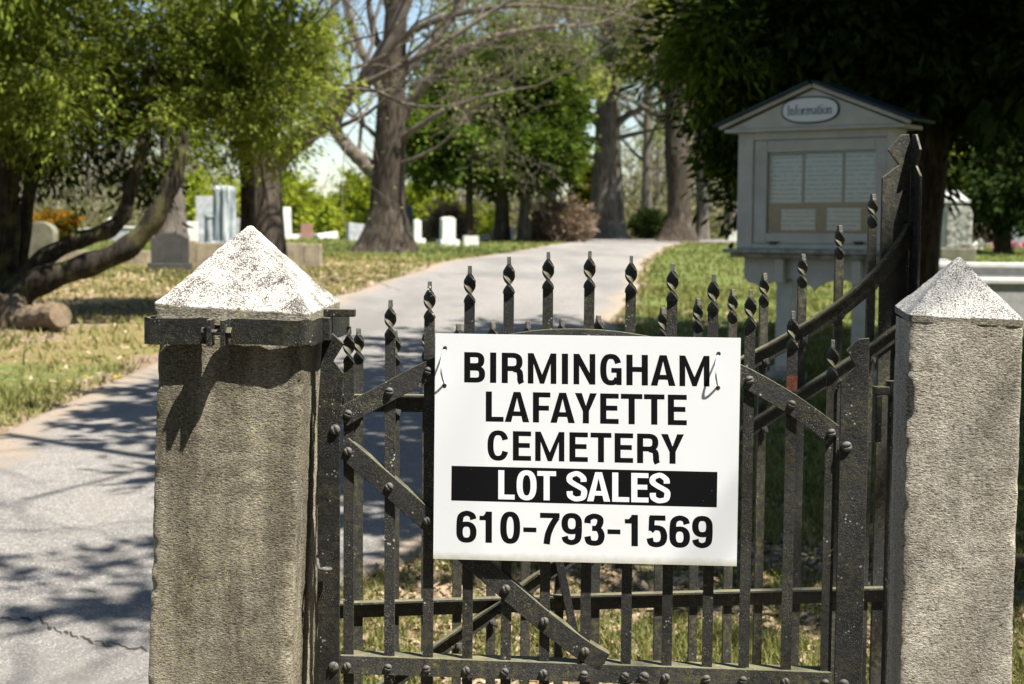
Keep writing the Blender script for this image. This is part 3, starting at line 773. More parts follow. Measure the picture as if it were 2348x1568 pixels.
QD = back_L('diagonal_brace', [(2068, 738), (1990, 794), (1850, 884), (1700, 982), (1500, 1120), (1310, 1262), (1238, 1310), (1133, 1386), (1004, 1475), (880, 1562), (800, 1620)], .036)
QR = back_L('lower_rail', [(770, 1383), (1100, 1372), (1500, 1360), (1890, 1350), (2060, 1347)], .038, mat='iron_moss')
for u in RU:
    for Q_, nm in ((QT, 't'), (QD, 'd')):
        z = poly_at_x(Q_, u)
        if z is not None: 
            o = bolt(rg, u + .004, -.0065, z - (.040 if nm == 't' else .042), .0095, hex_=True); o.name = 'nut'
# tall stile, angle iron with the leg on its right towards the camera
st = Pt(BG, [(2066, 309), (2084, 308), (2090, 345), (2082, 380), (2088, 405), (2088, 470)], 0)
sl = Pt(BG, [(2023, 407), (2061, 378), (2036, 344)], 0)
sw_ = sl[0][0]; sr = st[4][0]
poly = [st[0], st[1], (sr, st[2][1]), (sr, st[3][1]), (sr, st[4][1]), (sr, .05), (sw_, .05), sl[0], sl[1], sl[2]]
a = Acc(); a.prism(poly[::-1], .0, .007); a.build('tall_stile', M['iron_back'], rg, .001, seg=1)
z_ = [p[1] for p in st]
legp = [(-.016, z_[0] + .001), (-.040, z_[2]), (-.020, z_[3]), (-.045, z_[4]), (-.045, .05), (0.0, .05), (0.0, z_[0] + .001)]
v = [(sr, y, z) for y, z in legp] + [(sr + .007, y, z) for y, z in legp]; k = len(legp)
Acc().add(v, [tuple(range(k)), tuple(range(2 * k - 1, k - 1, -1))] + [(i, i + k, (i + 1) % k + k, (i + 1) % k) for i in range(k)]).build('stile_flange', M['iron_black'], rg, .001, seg=1)
l0 = Vector(BG.loc(1258, 1180, -.03)); l1 = Vector(BG.loc(1316, 1450, -.03)); d = (l1 - l0).normalized(); nn = Vector((-d.y, d.x)) * .0095
a = Acc(); a.prism([tuple(l0 - nn), tuple(l0 + nn), tuple(l1 + nn), tuple(l1 - nn)], -.034, -.027); a.build('latch_bar', M['iron_black'], rg, .001)
# hinge assembly on the right pillar
u0, z0 = BG.loc(1998, 905, -.06); u1, _ = BG.loc(2048, 905, -.06)
hg = BG.empty('hinge_bracket'); tag(hg, 'black iron hinge bracket between the latch stile and the right pillar', 'hinge')
a = Acc(); a.box(u0, u1, -.085, -.06, z0 + .002, z0 + .021); a.build('arm', M['iron_black'], hg, .002)
a = Acc(); a.box(u0, u0 + .017, -.085, -.06, z0 - .11, z0 + .0015); a.build('drop_plate', M['iron_black'], hg, .004)
a = Acc(); a.tube([(u1 - .012, -.075, z0 - .0), (u1 - .012, -.075, z0 + .034)], .0135, 14); a.build('eye', M['iron_black'], hg, smooth=False)
a = Acc(); a.tube([(u1 - .012, -.075, .05), (u1 - .012, -.075, z0 - .001)], .0085, 10); a.build('pivot_rod', M['iron_black'], hg)

# pipe rail right of the right pillar
p0 = PR.world(wr + .004, .10, PR.loc(2335, 1288, .1)[1]); 
pr_ = bpy.data.objects.new('pipe_rail', None); pr_ = Acc().tube([tuple(p0), tuple(p0 + Vector((2.2, 0.10, .0)))], .0165, 18).build('pipe_rail', M['iron_black'], smooth=True)
tag(pr_, 'black pipe rail running off from the right pillar', 'rail')

# ------------------------------------------------------------------ the sign
SY = -0.0175
corner = {k: Vector(FG.loc(px, py, SY)) for k, (px, py) in dict(tl=(998, 764.5), tr=(1698, 775), br=(1688.5, 1298), bl=(993, 1281)).items()}
def sg(s, t):
    """s right, t down, both 0..1 on the panel -> gate-local (u,z)"""
    return corner['tl'] * (1 - s) * (1 - t) + corner['tr'] * s * (1 - t) + corner['br'] * s * t + corner['bl'] * (1 - s) * t
sign = FG.empty('cemetery_sign')
tag(sign, 'white rectangular sign with bold black lettering tied to the front of the gate', 'sign')
NU = 24; v = []
def bow(s, t): return 0.0016 * math.sin(math.pi * s) * (1) - .0012 * math.sin(s * 5 + 1)
P0 = np.zeros((NU, NU, 3)); 
for i in range(NU):
    for j in range(NU):
        q = sg(j / (NU - 1), i / (NU - 1)); P0[i, j] = (q.x, SY, q.y)
a = Acc(); tl, tr, br, bl = [sg(*k) for k in ((0, 0), (1, 0), (1, 1), (0, 1))]
a.prism([tuple(bl), tuple(br), tuple(tr), tuple(tl)], SY, SY + .0032)
panel = a.build('panel', M['sign'], sign)
uv = panel.data.uv_layers.new(name='UVMap')
for lp in panel.data.loops:
    c_ = panel.data.vertices[lp.vertex_index].co
    uv.data[lp.index].uv = ((c_.x - tl.x) / (tr.x - tl.x), (c_.z - bl.y) / (tl.y - bl.y))

# glyph engine: strokes in a box w x 1 (y up), each stroke a strip of quads
def line(p, q, hw_p):
    return None
def spline(pts, per=7):
    P = [np.array(p, float) for p in pts]; out = []
    for i in range(len(P) - 1):
        p0, p1, p2, p3 = P[max(i - 1, 0)], P[i], P[i + 1], P[min(i + 2, len(P) - 1)]
        for s_ in np.linspace(0, 1, per, endpoint=False):
            out.append(p0 * (-.5 * s_ ** 3 + s_ ** 2 - .5 * s_) + p1 * (1.5 * s_ ** 3 - 2.5 * s_ ** 2 + 1) + p2 * (-1.5 * s_ ** 3 + 2 * s_ ** 2 + .5 * s_) + p3 * (.5 * s_ ** 3 - .5 * s_ ** 2))
    out.append(P[-1]); return out
def ribb(pts, sv, sh, closed=False):
    n_ = len(pts); A = []; B = []
    for i in range(n_):
        a_, b_ = (pts[(i - 1) % n_], pts[(i + 1) % n_]) if closed else (pts[max(i - 1, 0)], pts[min(i + 1, n_ - 1)])
        d_ = b_ - a_; d_ = d_ / (np.linalg.norm(d_) + 1e-9); nn_ = np.array([-d_[1], d_[0]])
        hw = math.hypot(nn_[0] * sv, nn_[1] * sh) / 2
        A.append(pts[i] + nn_ * hw); B.append(pts[i] - nn_ * hw)
    rg_ = range(n_) if closed else range(n_ - 1)
    return [(A[i], A[(i + 1) % n_], B[(i + 1) % n_], B[i]) for i in rg_]
def sup(cx, cy, rx, ry, a0, a1, k=26, e=2.5):
    out = []
    for t in np.linspace(math.radians(a0), math.radians(a1), k):
        c_, s_ = math.cos(t), math.sin(t)
        out.append(np.array([cx + rx * abs(c_) ** (2 / e) * (1 if c_ >= 0 else -1), cy + ry * abs(s_) ** (2 / e) * (1 if s_ >= 0 else -1)]))
    return out
def bx(x0, y0, x1, y1): return [tuple(np.array(p) for p in ((x0, y0), (x1, y0), (x1, y1), (x0, y1)))]
def qd(*p): return [tuple(np.array(q, float) for q in p)]
def glyph(ch, w_, V=.205, H=.165):
    v, h = V / 2, H / 2
    def bowl(y0, y1, x1, e=2.6):  # right-hand bowl from the stem
        cy, ry = (y0 + y1) / 2, (y1 - y0) / 2 - h; xr = x1 - v; rx = min(xr * .55, ry * 1.15)
        pts = [np.array([V * .8, y1 - h])] + sup(xr - rx, cy, rx, ry, 90, -90, 22, e) + [np.array([V * .8, y0 + h])]
        return ribb(pts, V, H)
    if ch == 'I': return bx(0, 0, w_, 1)
    if ch == '-': return bx(0, .37, w_, .52)
    if ch == 'L': return bx(0, 0, V, 1) + bx(V, 0, w_, H)
    if ch == 'E': return bx(0, 0, V, 1) + bx(V, 0, w_, H) + bx(V, 1 - H, w_, 1) + bx(V, .5 - h + .02, w_ * .93, .5 + h + .02)
    if ch == 'F': return bx(0, 0, V, 1) + bx(V, 1 - H, w_, 1) + bx(V, .48 - h, w_ * .92, .48 + h)
    if ch == 'T': return bx(0, 1 - H, w_, 1) + bx(w_ / 2 - v, 0, w_ / 2 + v, 1 - H)
    if ch == 'H': return bx(0, 0, V, 1) + bx(w_ - V, 0, w_, 1) + bx(V, .5 - h + .02, w_ - V, .5 + h + .02)
    if ch == 'N': return bx(0, 0, V * .92, 1) + bx(w_ - V * .92, 0, w_, 1) + qd((V * .92, 1), (V * .92, .62), (w_ - V * .92, 0), (w_ - V * .92, .38))
    if ch == 'M':
        s_ = V * .92; m = w_ / 2
        return bx(0, 0, s_, 1) + bx(w_ - s_, 0, w_, 1) + qd((s_, 1), (s_, .66), (m - .07, 0), (m, .30)) + qd((m, .30), (m - .07, 0), (m + .07, 0), (m, .3001)) + qd((w_ - s_, 1), (m, .30), (m + .07, 0), (w_ - s_, .66))
    if ch == 'A':
        s_ = V * 1.06; m = w_ / 2
        return qd((0, 0), (s_, 0), (m, .80), (m - .115, 1)) + qd((w_ - s_, 0), (w_, 0), (m + .115, 1), (m, .80)) + qd((m - .115, 1), (m, .80), (m + .115, 1), (m, 1)) + bx(w_ * .25, .20, w_ * .75, .20 + H * .95)
    if ch == 'Y':
        m = w_ / 2
        return bx(m - v, 0, m + v, .42) + qd((0, 1), (m - v, .40), (m, .58), (V * 1.12, 1)) + qd((w_, 1), (w_ - V * 1.12, 1), (m, .58), (m + v, .40)) + qd((m - v, .40), (m + v, .40), (m, .58), (m, .58))
    if ch == 'B': return bx(0, 0, V, 1) + bowl(0, .56, w_) + bowl(.475, 1, w_ * .965)
    if ch == 'R':
        leg = [np.array(p) for p in spline([(w_ * .55, .46), (w_ * .80, .40), (w_ * .86, .26), (w_ * .87, .10), (w_ * .93, 0)])]
        return bx(0, 0, V, 1) + bowl(.40, 1, w_ * .97) + ribb(leg, V, H)
    if ch in 'O0': return ribb(sup(w_ / 2, .5, w_ / 2 - v, .5 + .015 - h, 0, 360, 49, 2.5)[:-1], V, H, True)
    if ch == 'C':
        top = sup(w_ / 2, .5, w_ / 2 - v, .515 - h, 22, 338, 44, 2.5)
        return ribb(top, V, H)
    if ch == 'G':
        top = sup(w_ / 2, .5, w_ / 2 - v, .515 - h, 24, 325, 42, 2.5)
        return ribb(top, V, H) + bx(w_ * .52, .40, w_, .40 + H * .95) + bx(w_ - V * .85, 0, w_, .40)
    if ch == 'S':
        a_ = v; b_ = w_ - v
        return ribb(spline([(b_, .66), (b_ - .02, .80), (w_ / 2 + .06, .925), (w_ / 2 - .06, .93), (a_ + .02, .85), (a_ + .0, .70), (w_ * .36, .585), (w_ * .62, .49), (b_ + .005, .38), (b_ + .01, .22), (b_ - .05, .11), (w_ / 2 + .02, .07), (w_ / 2 - .08, .08), (a_ + .02, .17), (a_, .33)]), V, H)
    if ch == '1': return bx(w_ - V, 0, w_, 1) + bx(0, .72, w_ - V, .86) + qd((w_ * .30, .86), (w_ - V, .86), (w_ - V, 1), (w_ - V * .8, 1))
    if ch == '7': return bx(0, 1 - H, w_, 1) + ribb(spline([(w_ - v * .8, .86), (w_ * .62, .62), (w_ * .42, .32), (w_ * .34, 0)]), V, H)
    if ch in '69':
        low = sup(w_ / 2, .325, w_ / 2 - v, .34 - h, 0, 360, 40, 2.4)[:-1]
        hook = spline([(v, .33), (v + .005, .62), (v + .05, .84), (w_ / 2, .93), (w_ - v - .05, .87), (w_ - v, .74)])
        q = ribb(low, V, H, True) + ribb(hook, V, H)
        if ch == '9': q = [tuple(np.array([w_ - p[0], 1 - p[1]]) for p in t) for t in q]
        return q
    if ch == '3':
        a_ = v; b_ = w_ - v
        return ribb(spline([(a_, .70), (a_ + .03, .85), (w_ / 2, .93), (b_ - .04, .87), (b_ - .02, .72), (w_ * .66, .56), (w_ * .40, .54)]), V, H) + ribb(spline([(w_ * .40, .54), (w_ * .70, .52), (b_ + .01, .38), (b_ + .01, .22), (b_ - .06, .10), (w_ / 2, .065), (a_ + .05, .11), (a_, .28)]), V, H)
    if ch == '5':
        a_ = v; b_ = w_ - v
        return bx(w_ * .16, 1 - H, w_ * .94, 1) + ribb(spline([(w_ * .16 + v * .7, .95), (w_ * .13 + v * .7, .50)]), V * .9, H) + ribb(spline([(w_ * .13 + v * .5, .50), (w_ * .40, .60), (w_ * .72, .57), (b_ + .005, .43), (b_ + .01, .25), (b_ - .06, .12), (w_ / 2, .065), (a_ + .05, .11), (a_, .27)]), V, H)
    return []

CX0, CY0 = 58, 38
def crop2st(x, y):
    t = (y - (38 + .0123 * (x - 58))) / (1437 + .0095 * (x - 58) * .9)
    s = (x - (58 - 8 * t)) / (1952 - 22 * t)
    return s, t
def text_line(name, items, t0, t1, mat, yo):
    """items: (char, x0, x1) measured across the panel; t0,t1: top and bottom as panel fractions"""
    Hpx = (t1 - t0) * 1447.0; V = []; k = 0
    for ch, xa, xb in items:
        w_ = (xb - xa) / Hpx
        for q in glyph(ch, w_):
            row = []
            for p in q:
                xx = xa + p[0] * Hpx; tt = t1 - p[1] * (t1 - t0)
                s = (xx - (58 - 8 * tt)) / (1952 - 22 * tt)
                g_ = sg(s, tt); row.append((g_.x, SY - yo - 0.0000012 * (k % 40), g_.y))
            V.append(row); k += 1
    V = np.array(V)
    # face the camera (normal -y): check winding, flip if needed
    e1 = V[:, 1] - V[:, 0]; e2 = V[:, 2] - V[:, 0]; ny = e1[:, 2] * e2[:, 0] - e1[:, 0] * e2[:, 2]
    V[ny > 0] = V[ny > 0][:, ::-1]
    o = quads(name, V, mat, sign); return o
W_ = lambda s, xs: [(c_, a_, b_) for c_, (a_, b_) in zip(s, xs)]
text_line('lettering', W_('BIRMINGHAM', [(245, 380), (412, 452), (487, 625), (655, 838), (873, 913), (948, 1087), (1118, 1255), (1285, 1422), (1440, 1597), (1622, 1812)]), .0795, .213, M['ink'], .00006)
text_line('lettering', W_('LAFAYETTE', [(385, 500), (507, 665), (688, 800), (800, 957), (957, 1097), (1118, 1236), (1250, 1387), (1397, 1527), (1548, 1668)]), .251, .384, M['ink'], .00006)
text_line('lettering', W_('CEMETERY', [(397, 533), (560, 677), (703, 890), (922, 1040), (1057, 1190), (1210, 1328), (1353, 1492), (1505, 1650)]), .424, .554, M['ink'], .00006)
q = [sg(s, t) for s, t in ((.058, .7375), (.932, .742), (.932, .586), (.058, .583))]
quads('black_bar', np.array([[(p.x, SY - .00006, p.y) for p in q]]), M['ink'], sign)
text_line('white_lettering', W_('LOT', [(467, 572), (585, 712), (717, 837)]), .598, .727, M['white_ink'], .00014)
text_line('white_lettering', W_('SALES', [(905, 1032), (1035, 1182), (1195, 1303), (1316, 1425), (1433, 1560)]), .598, .727, M['white_ink'], .00014)
text_line('phone_number', W_('610-793-1569', [(198, 328), (347, 427), (480, 608), (628, 712), (735, 860), (872, 1003), (1017, 1143), (1165, 1247), (1275, 1358), (1412, 1540), (1557, 1687), (1700, 1830)]), .783, .922, M['ink'], .00006)
# cable ties through holes
for (px, py, qx, qy) in ((1020, 798, 1019, 884), (1647, 811, 1646, 889)):
    a0 = FG.loc(px, py, SY); b0 = FG.loc(qx, qy, SY)
    pts = []
    for i in range(15):
        t = i / 14; pts.append((a0[0] + (b0[0] - a0[0]) * t - .006 * math.sin(math.pi * t), SY + .003 - (.0165 * math.sin(math.pi * t) ** .8), a0[1] + (b0[1] - a0[1]) * t))
    a = Acc(); vv = []
    for i, p in enumerate(pts):
        for (dx, dy) in ((-.0019, -.0007), (.0019, -.0007), (.0019, .0007), (-.0019, .0007)): vv.append((p[0] + dx, p[1] + dy, p[2]))
    f = [(4 * i + j, 4 * i + (j + 1) % 4, 4 * i + 4 + (j + 1) % 4, 4 * i + 4 + j) for i in range(14) for j in range(4)]
    a.add(vv, f); a.build('cable_tie', M['tie'], sign)
    for (hx, hz_) in (a0, b0):
        h_ = Acc().tube([(hx, SY - .0004, hz_), (hx, SY - .0001, hz_)], .0042, 14); h_.build('tie_hole', M['asphalt_crack'], sign)

#==PART2==
# ------------------------------------------------------------------ information kiosk
KF = Frame(2040, 11.6, 36)
_kb = KF.o
kz = float(gz(_kb.x - .5, _kb.y + .4))
ki = KF.empty('information_kiosk')
tag(ki, 'white painted wooden information kiosk with gabled green roof and glazed notice case', 'kiosk')
L_ = lambda px, py, yo=0.0: KF.loc(px, py, yo)
xl_, _ = L_(1690, 430); xr_ = 0.0
ztop = L_(1865, 291)[1]; zsill = L_(1865, 572)[1]
dp = 0.26
fw = 0.085
gx0, gz1 = L_(1757, 349); gx1, gz0 = L_(2000, 536)
dx0, dz1 = L_(1728, 323); dx1, dz0 = L_(2026, 561)
# case body behind the door
a = Acc(); a.box(xl_ + .01, xr_ - .01, .055, dp, zsill, ztop); 
a = Acc(); a.box(xl_ + .012, xl_ + .03, .03, dp, zsill + .002, ztop - .002); a.box(xr_ - .03, xr_ - .012, .03, dp, zsill + .002, ztop - .002); a.box(xl_ + .031, xr_ - .031, dp - .02, dp, zsill + .002, ztop - .002)
a.build('case', M['kwhite'], ki)
a = Acc(); a.box(xl_, dx0 - .003, 0, .05, zsill, ztop); a.box(dx1 + .003, xr_, 0, .05, zsill, ztop); a.box(dx0 - .0029, dx1 + .0029, .0005, .05, dz1 + .003, ztop); a.box(dx0 - .0029, dx1 + .0029, .0005, .05, zsill, dz0 - .003)
a.build('case_frame', M['kwhite'], ki, .006)
a = Acc(); a.box(dx0, gx0, .012, .05, dz0, dz1); a.box(gx1, dx1, .012, .05, dz0, dz1); a.box(gx0, gx1, .0125, .05, gz1, dz1); a.box(gx0, gx1, .0125, .05, dz0, gz0)
door = a.build('door', M['kwhite'], ki, .005)
a = Acc(); a.box(gx0 + .001, gx1 - .001, .030, .034, gz0 + .001, gz1 - .001); a.build('glass_pane', M['glass'], door)
for px in (1772, 1967):
    hx, hz_ = L_(px, 557); a = Acc(); a.box(hx - .03, hx + .03, -.012, .011, hz_ - .012, hz_ + .012); a.box(hx - .055, hx + .055, -.004, .0115, hz_ + .004, hz_ + .009); a.build('latch', M['black'], door, .004)
a = Acc(); a.box(gx0 - .02, gx1 + .02, .085, .10, gz0 - .02, gz1 + .02); a.build('cork_board', M['cork'], ki)
for q in ((1767, 1837, 358, 466), (1847, 1929, 354, 464), (1939, 2012, 350, 463), (1791, 1868, 480, 529), (1896, 1972, 477, 529)):
    (a0, b1), (a1, b0) = L_(q[0], q[2], .083), L_(q[1], q[3], .083)
    a = Acc(); a.box(a0, a1, .0815, .0838, b0, b1); a.build('paper_notice', M['paper'], ki)
# gable, eaves, roof
apz = L_(1843, 197)[1] - .03; apx_ = (xl_ + xr_) / 2
ov = .075
a = Acc(); a.prism([(xl_ - ov, ztop + .001), (xr_ + ov, ztop + .001), (apx_, apz)], -.03, .02); a.build('gable', M['kwhite'], ki, .004)
a = Acc(); a.box(xl_ - ov - .02, xr_ + ov + .02, -.055, dp + .05, ztop - .028, ztop - .001); a.build('eave_board', M['kwhite'], ki, .006)
for s_ in (-1, 1):
    xe = xl_ - ov - .03 if s_ < 0 else xr_ + ov + .03
    d = Vector((xe - apx_, (ztop + .004) - (apz + .01))); nn = Vector((-d.y, d.x)).normalized() * (.03 * (1 if s_ > 0 else -1))
    if nn.y < 0: nn = -nn
    p0 = Vector((apx_, apz + .012)); p1 = p0 + d * 1.04
    a = Acc(); a.prism([tuple(p) for p in ((p1, p0, p0 + nn, p1 + nn) if s_ < 0 else (p0, p1, p1 + nn, p0 + nn))], -.062, -.032); a.build('rake_board', M['kwhite'], ki, .004)
    q0 = p0 + nn * 1.02; q1 = p0 + d * 1.07 + nn * 1.02
    a = Acc(); a.prism([tuple(p) for p in ((q1, q0, q0 + nn * .8, q1 + nn * .8) if s_ < 0 else (q0, q1, q1 + nn * .8, q0 + nn * .8))], -.09, dp + .10); a.build('roof_slope', M['kroof'], ki, .003)
# oval plate with serif lettering
cx_, cz_ = L_(1857, 252, -.035)
rx_ = (L_(1923, 252, -.035)[0] - L_(1791, 252, -.035)[0]) / 2; rz_ = .5 * (L_(1857, 221, -.035)[1] - L_(1857, 283, -.035)[1])
def oval(rx, rz, y0, y1, mat, nm, par):
    p = [(cx_ + q[0], cz_ + q[1]) for q in sup(0, 0, rx, rz, 0, 360, 41, 2.5)[:-1]]; a = Acc(); a.prism(p, y0, y1); return a.build(nm, mat, par)
ring = oval(rx_, rz_, -.040, -.0305, M['kroof'], 'oval_plate', ki)
oval(rx_ - .012, rz_ - .012, -.0425, -.0402, M['oval'], 'plate_face', ring)
def sglyph(ch, x):
    """small serif letters (x-height .62); returns polys and advance"""
    V, H, s_ = .13, .06, .05
    def stem(x0, h_, base=True, top=True):
        q = bx(x0, 0, x0 + V, h_)
        if base: q += bx(x0 - s_, 0, x0 + V + s_, .045)
        if top: q += bx(x0 - s_, h_ - .045, x0 + V, h_)
        return q
    if ch == 'I': return bx(x + .05, 0, x + .05 + V, 1) + bx(x, 0, x + .1 + V, .05) + bx(x, .95, x + .1 + V, 1), .30
    if ch == 'n': return stem(x + .05, .64) + ribb(spline([(x + .15, .50), (x + .27, .61), (x + .40, .57), (x + .44, .42), (x + .44, .02)]), V, H) + bx(x + .32, 0, x + .56, .045), .60
    if ch == 'm': return stem(x + .05, .64) + ribb(spline([(x + .15, .50), (x + .26, .61), (x + .38, .57), (x + .42, .42), (x + .42, .02)]), V, H) + ribb(spline([(x + .46, .50), (x + .58, .61), (x + .70, .57), (x + .74, .42), (x + .74, .02)]), V, H), .88
    if ch == 'r': return stem(x + .05, .64) + ribb(spline([(x + .15, .48), (x + .26, .60), (x + .38, .58)]), V, H * 1.6), .43
    if ch == 'f': return bx(x + .09, 0, x + .09 + V, .85) + ribb(spline([(x + .155, .82), (x + .21, .96), (x + .36, .96)]), V, H * 1.4) + bx(x, .58, x + .33, .63) + bx(x + .03, 0, x + .28, .045), .36
    if ch == 't': return bx(x + .08, .1, x + .08 + V, .86) + bx(x, .58, x + .32, .63) + ribb(spline([(x + .145, .12), (x + .2, .03), (x + .32, .08)]), V, H), .35
    if ch == 'i': return stem(x + .05, .64) + bx(x + .04, .80, x + .06 + V, .96), .27
    if ch == 'o': return ribb(sup(x + .27, .32, .21, .29, 0, 360, 25, 2.1)[:-1], V, H, True), .56
    if ch == 'a': return ribb(spline([(x + .08, .50), (x + .2, .61), (x + .36, .56), (x + .38, .4), (x + .38, .04)]), V, H) + ribb(spline([(x + .38, .36), (x + .15, .30), (x + .08, .16), (x + .18, .03), (x + .38, .12)]), V * .9, H), .50
    return [], .3
polys = []; x = 0
for ch in 'Information':
    q, ad = sglyph(ch, x); polys += q; x += ad
tw_ = (L_(1909, 252, -.043)[0] - L_(1806, 252, -.043)[0]); th_ = L_(1857, 238, -.043)[1] - L_(1857, 261, -.043)[1]
V = np.array([[(cx_ - tw_ / 2 + p[0] / x * tw_, -.0432 - .00003 * (i % 30), cz_ - th_ * .48 + p[1] * th_) for p in q] for i, q in enumerate(polys)])
e1 = V[:, 1] - V[:, 0]; e2 = V[:, 2] - V[:, 0]; ny = e1[:, 2] * e2[:, 0] - e1[:, 0] * e2[:, 2]; V[ny > 0] = V[ny > 0][:, ::-1]
quads('lettering', V, M['kroof'], ring)
# sill shelf, skirt with scallops, brackets, posts
a = Acc(); a.box(xl_ - .07, xr_ + .07, -.10, dp + .04, zsill - .035, zsill - .001); a.build('shelf', M['kdirty'], ki, .008)
a = Acc(); a.box(xl_ - .03, xr_ + .03, -.05, dp, zsill - .07, zsill - .036); a.build('shelf_moulding', M['kdirty'], ki, .008)
def scallop(x0, x1, zt_, zb_, ctr):
    P = [(x0, zt_), (x0, zb_ + .10)]
    P += [(x0 + .03, zb_ + .06), (x0 + .10, zb_ + .045), (x0 + .16, zb_)]
    n_ = 40
    for i in range(n_ + 1):
        t = i / n_; xx = x0 + .16 + (x1 - x0 - .32) * t
        zz = zb_ + .09 * abs(math.sin(math.pi * 2 * t)) ** .6
        P.append((xx, zz))
    P += [(x1 - .10, zb_ + .045), (x1 - .03, zb_ + .06), (x1, zb_ + .10), (x1, zt_)]
    return P
zs_ = zsill - .071; zb_ = L_(1840, 668)[1]
a = Acc(); a.prism(scallop(xl_ + .04, xr_ - .04, zs_, zb_, 0), .06, .085); a.build('skirt_board', M['kwhite'], ki, .003)
for px in (1786, 1962):
    u_, _ = L_(px, 640); a = Acc(); a.box(u_ - .035, u_ + .035, -.01, .055, zb_ + .06, zs_); a.build('bracket', M['kwhite'], ki, .006)
    a = Acc(); a.box(u_ - .07, u_ + .07, .09, .21, kz - .1, zs_ + .02); a.build('post', M['kwhite'], ki, .004)
    a = Acc(); a.box(u_ - .13, u_ + .13, .04, .26, kz - .1, kz + .07); a.box(u_ - .10, u_ + .10, .065, .235, kz + .0701, kz + .12); a.build('post_base', M['kdirty'], ki, .006)

# ------------------------------------------------------------------ vegetation tools
def cloud(rg_, n_, blobs, L0, W0, droop=0.5, shell=0.55, clump=14, cr=0.28, rag=.42):
    """narrow leaf sprays fanned out along drooping stems, the stems rooted through ragged ellipsoids (cx,cy,cz,rx,ry,rz)"""
    B = np.array(blobs, float); vol = B[:, 3] * B[:, 4] * B[:, 5]; pr_ = vol ** .75; pr_ /= pr_.sum()
    nc = max(1, n_ // clump)
    bi = rg_.choice(len(B), nc, p=pr_)
    d = rg_.normal(size=(nc, 3)); d /= np.linalg.norm(d, axis=1, keepdims=True)
    r = 1 - (1 - shell) * rg_.random(nc) ** 1.3
    r *= 1 + rag * fbm(d[:, 0] * 3.1 + bi * 1.7, d[:, 1] * 3.1, d[:, 2] * 3.1 + bi, 3, 3) + .12 * rg_.normal(size=nc)
    C = B[bi, :3] + d * B[bi, 3:6] * r[:, None]
    A = d * np.array([.8, .8, .35]) + rg_.normal(size=(nc, 3)) * .45 + np.array([0, 0, -droop]); A /= np.linalg.norm(A, axis=1, keepdims=True)
    cl = cr * (0.5 + rg_.random(nc))
    ci = np.repeat(np.arange(nc), clump); m_ = len(ci); u_ = rg_.random(m_)
    lat = rg_.normal(size=(m_, 3)) * .27 * (cl[ci] * (.35 + .6 * np.sin(np.pi * np.clip(u_ * .9 + .1, 0, 1))))[:, None] * np.array([1, 1, .6])
    P = C[ci] + A[ci] * (u_ * cl[ci] * 1.5)[:, None] + lat + np.array([0, 0, -1.0]) * (droop * .25 * cl[ci] * u_ ** 2)[:, None]
    ln = lat / (np.linalg.norm(lat, axis=1, keepdims=True) + 1e-6)
    ax = A[ci] + ln * .55 + rg_.normal(size=(m_, 3)) * .28; ax /= np.linalg.norm(ax, axis=1, keepdims=True)
    pn = rg_.normal(size=(nc, 3))[ci] + rg_.normal(size=(m_, 3)) * .35
    sd_ = np.cross(ax, pn); sd_ /= np.linalg.norm(sd_, axis=1, keepdims=True)
    L = L0 * (0.5 + rg_.random(m_))[:, None]; Wd = W0 * (0.5 + rg_.random(m_))[:, None]
    return np.stack([P, P + ax * L * .45 + sd_ * Wd / 2, P + ax * L, P + ax * L * .5 - sd_ * Wd / 2], 1)

def grow(acc, p, d, L, r, depth, rnd, tips, up=.12, spread=.75, kids=3, segs=5, wob=.16, thin=.62, minr=.004):
    pts = [p]; rad = [r]; q = Vector(p); dd = Vector(d).normalized(); mids = []
    for i in range(segs):
        dd = (dd + Vector((rnd.gauss(0, wob), rnd.gauss(0, wob), rnd.gauss(0, wob) + up * .3))).normalized()
        q = q + dd * (L / segs); pts.append(q.copy()); rad.append(max(minr, r * (1 - .55 * (i + 1) / segs))); mids.append((q.copy(), dd.copy(), rad[-1]))
    acc.tube(pts, rad, 6 if r > .05 else (4 if r > .012 else 3), False)
    if depth <= 0:
        tips.append((q, dd)); return
    for k in range(kids):
        m_, md, mr = mids[min(segs - 1, int((0.35 + .65 * (k + rnd.random()) / kids) * segs))]
        ax = Vector((rnd.gauss(0, 1), rnd.gauss(0, 1), rnd.gauss(0, 1))); side = md.cross(ax)
        if side.length < .05: continue
        nd = (md + side.normalized() * spread * rnd.uniform(.6, 1.3) + Vector((0, 0, up))).normalized()
        grow(acc, m_, nd, L * rnd.uniform(.5, .78), mr * rnd.uniform(.45, .68), depth - 1, rnd, tips, up, spread, kids, max(3, segs - 1), wob, thin, minr)
    grow(acc, mids[-1][0], dd, L * .65, mids[-1][2], depth - 1, rnd, tips, up, spread, max(2, kids - 1), max(3, segs - 1), wob, thin, minr)

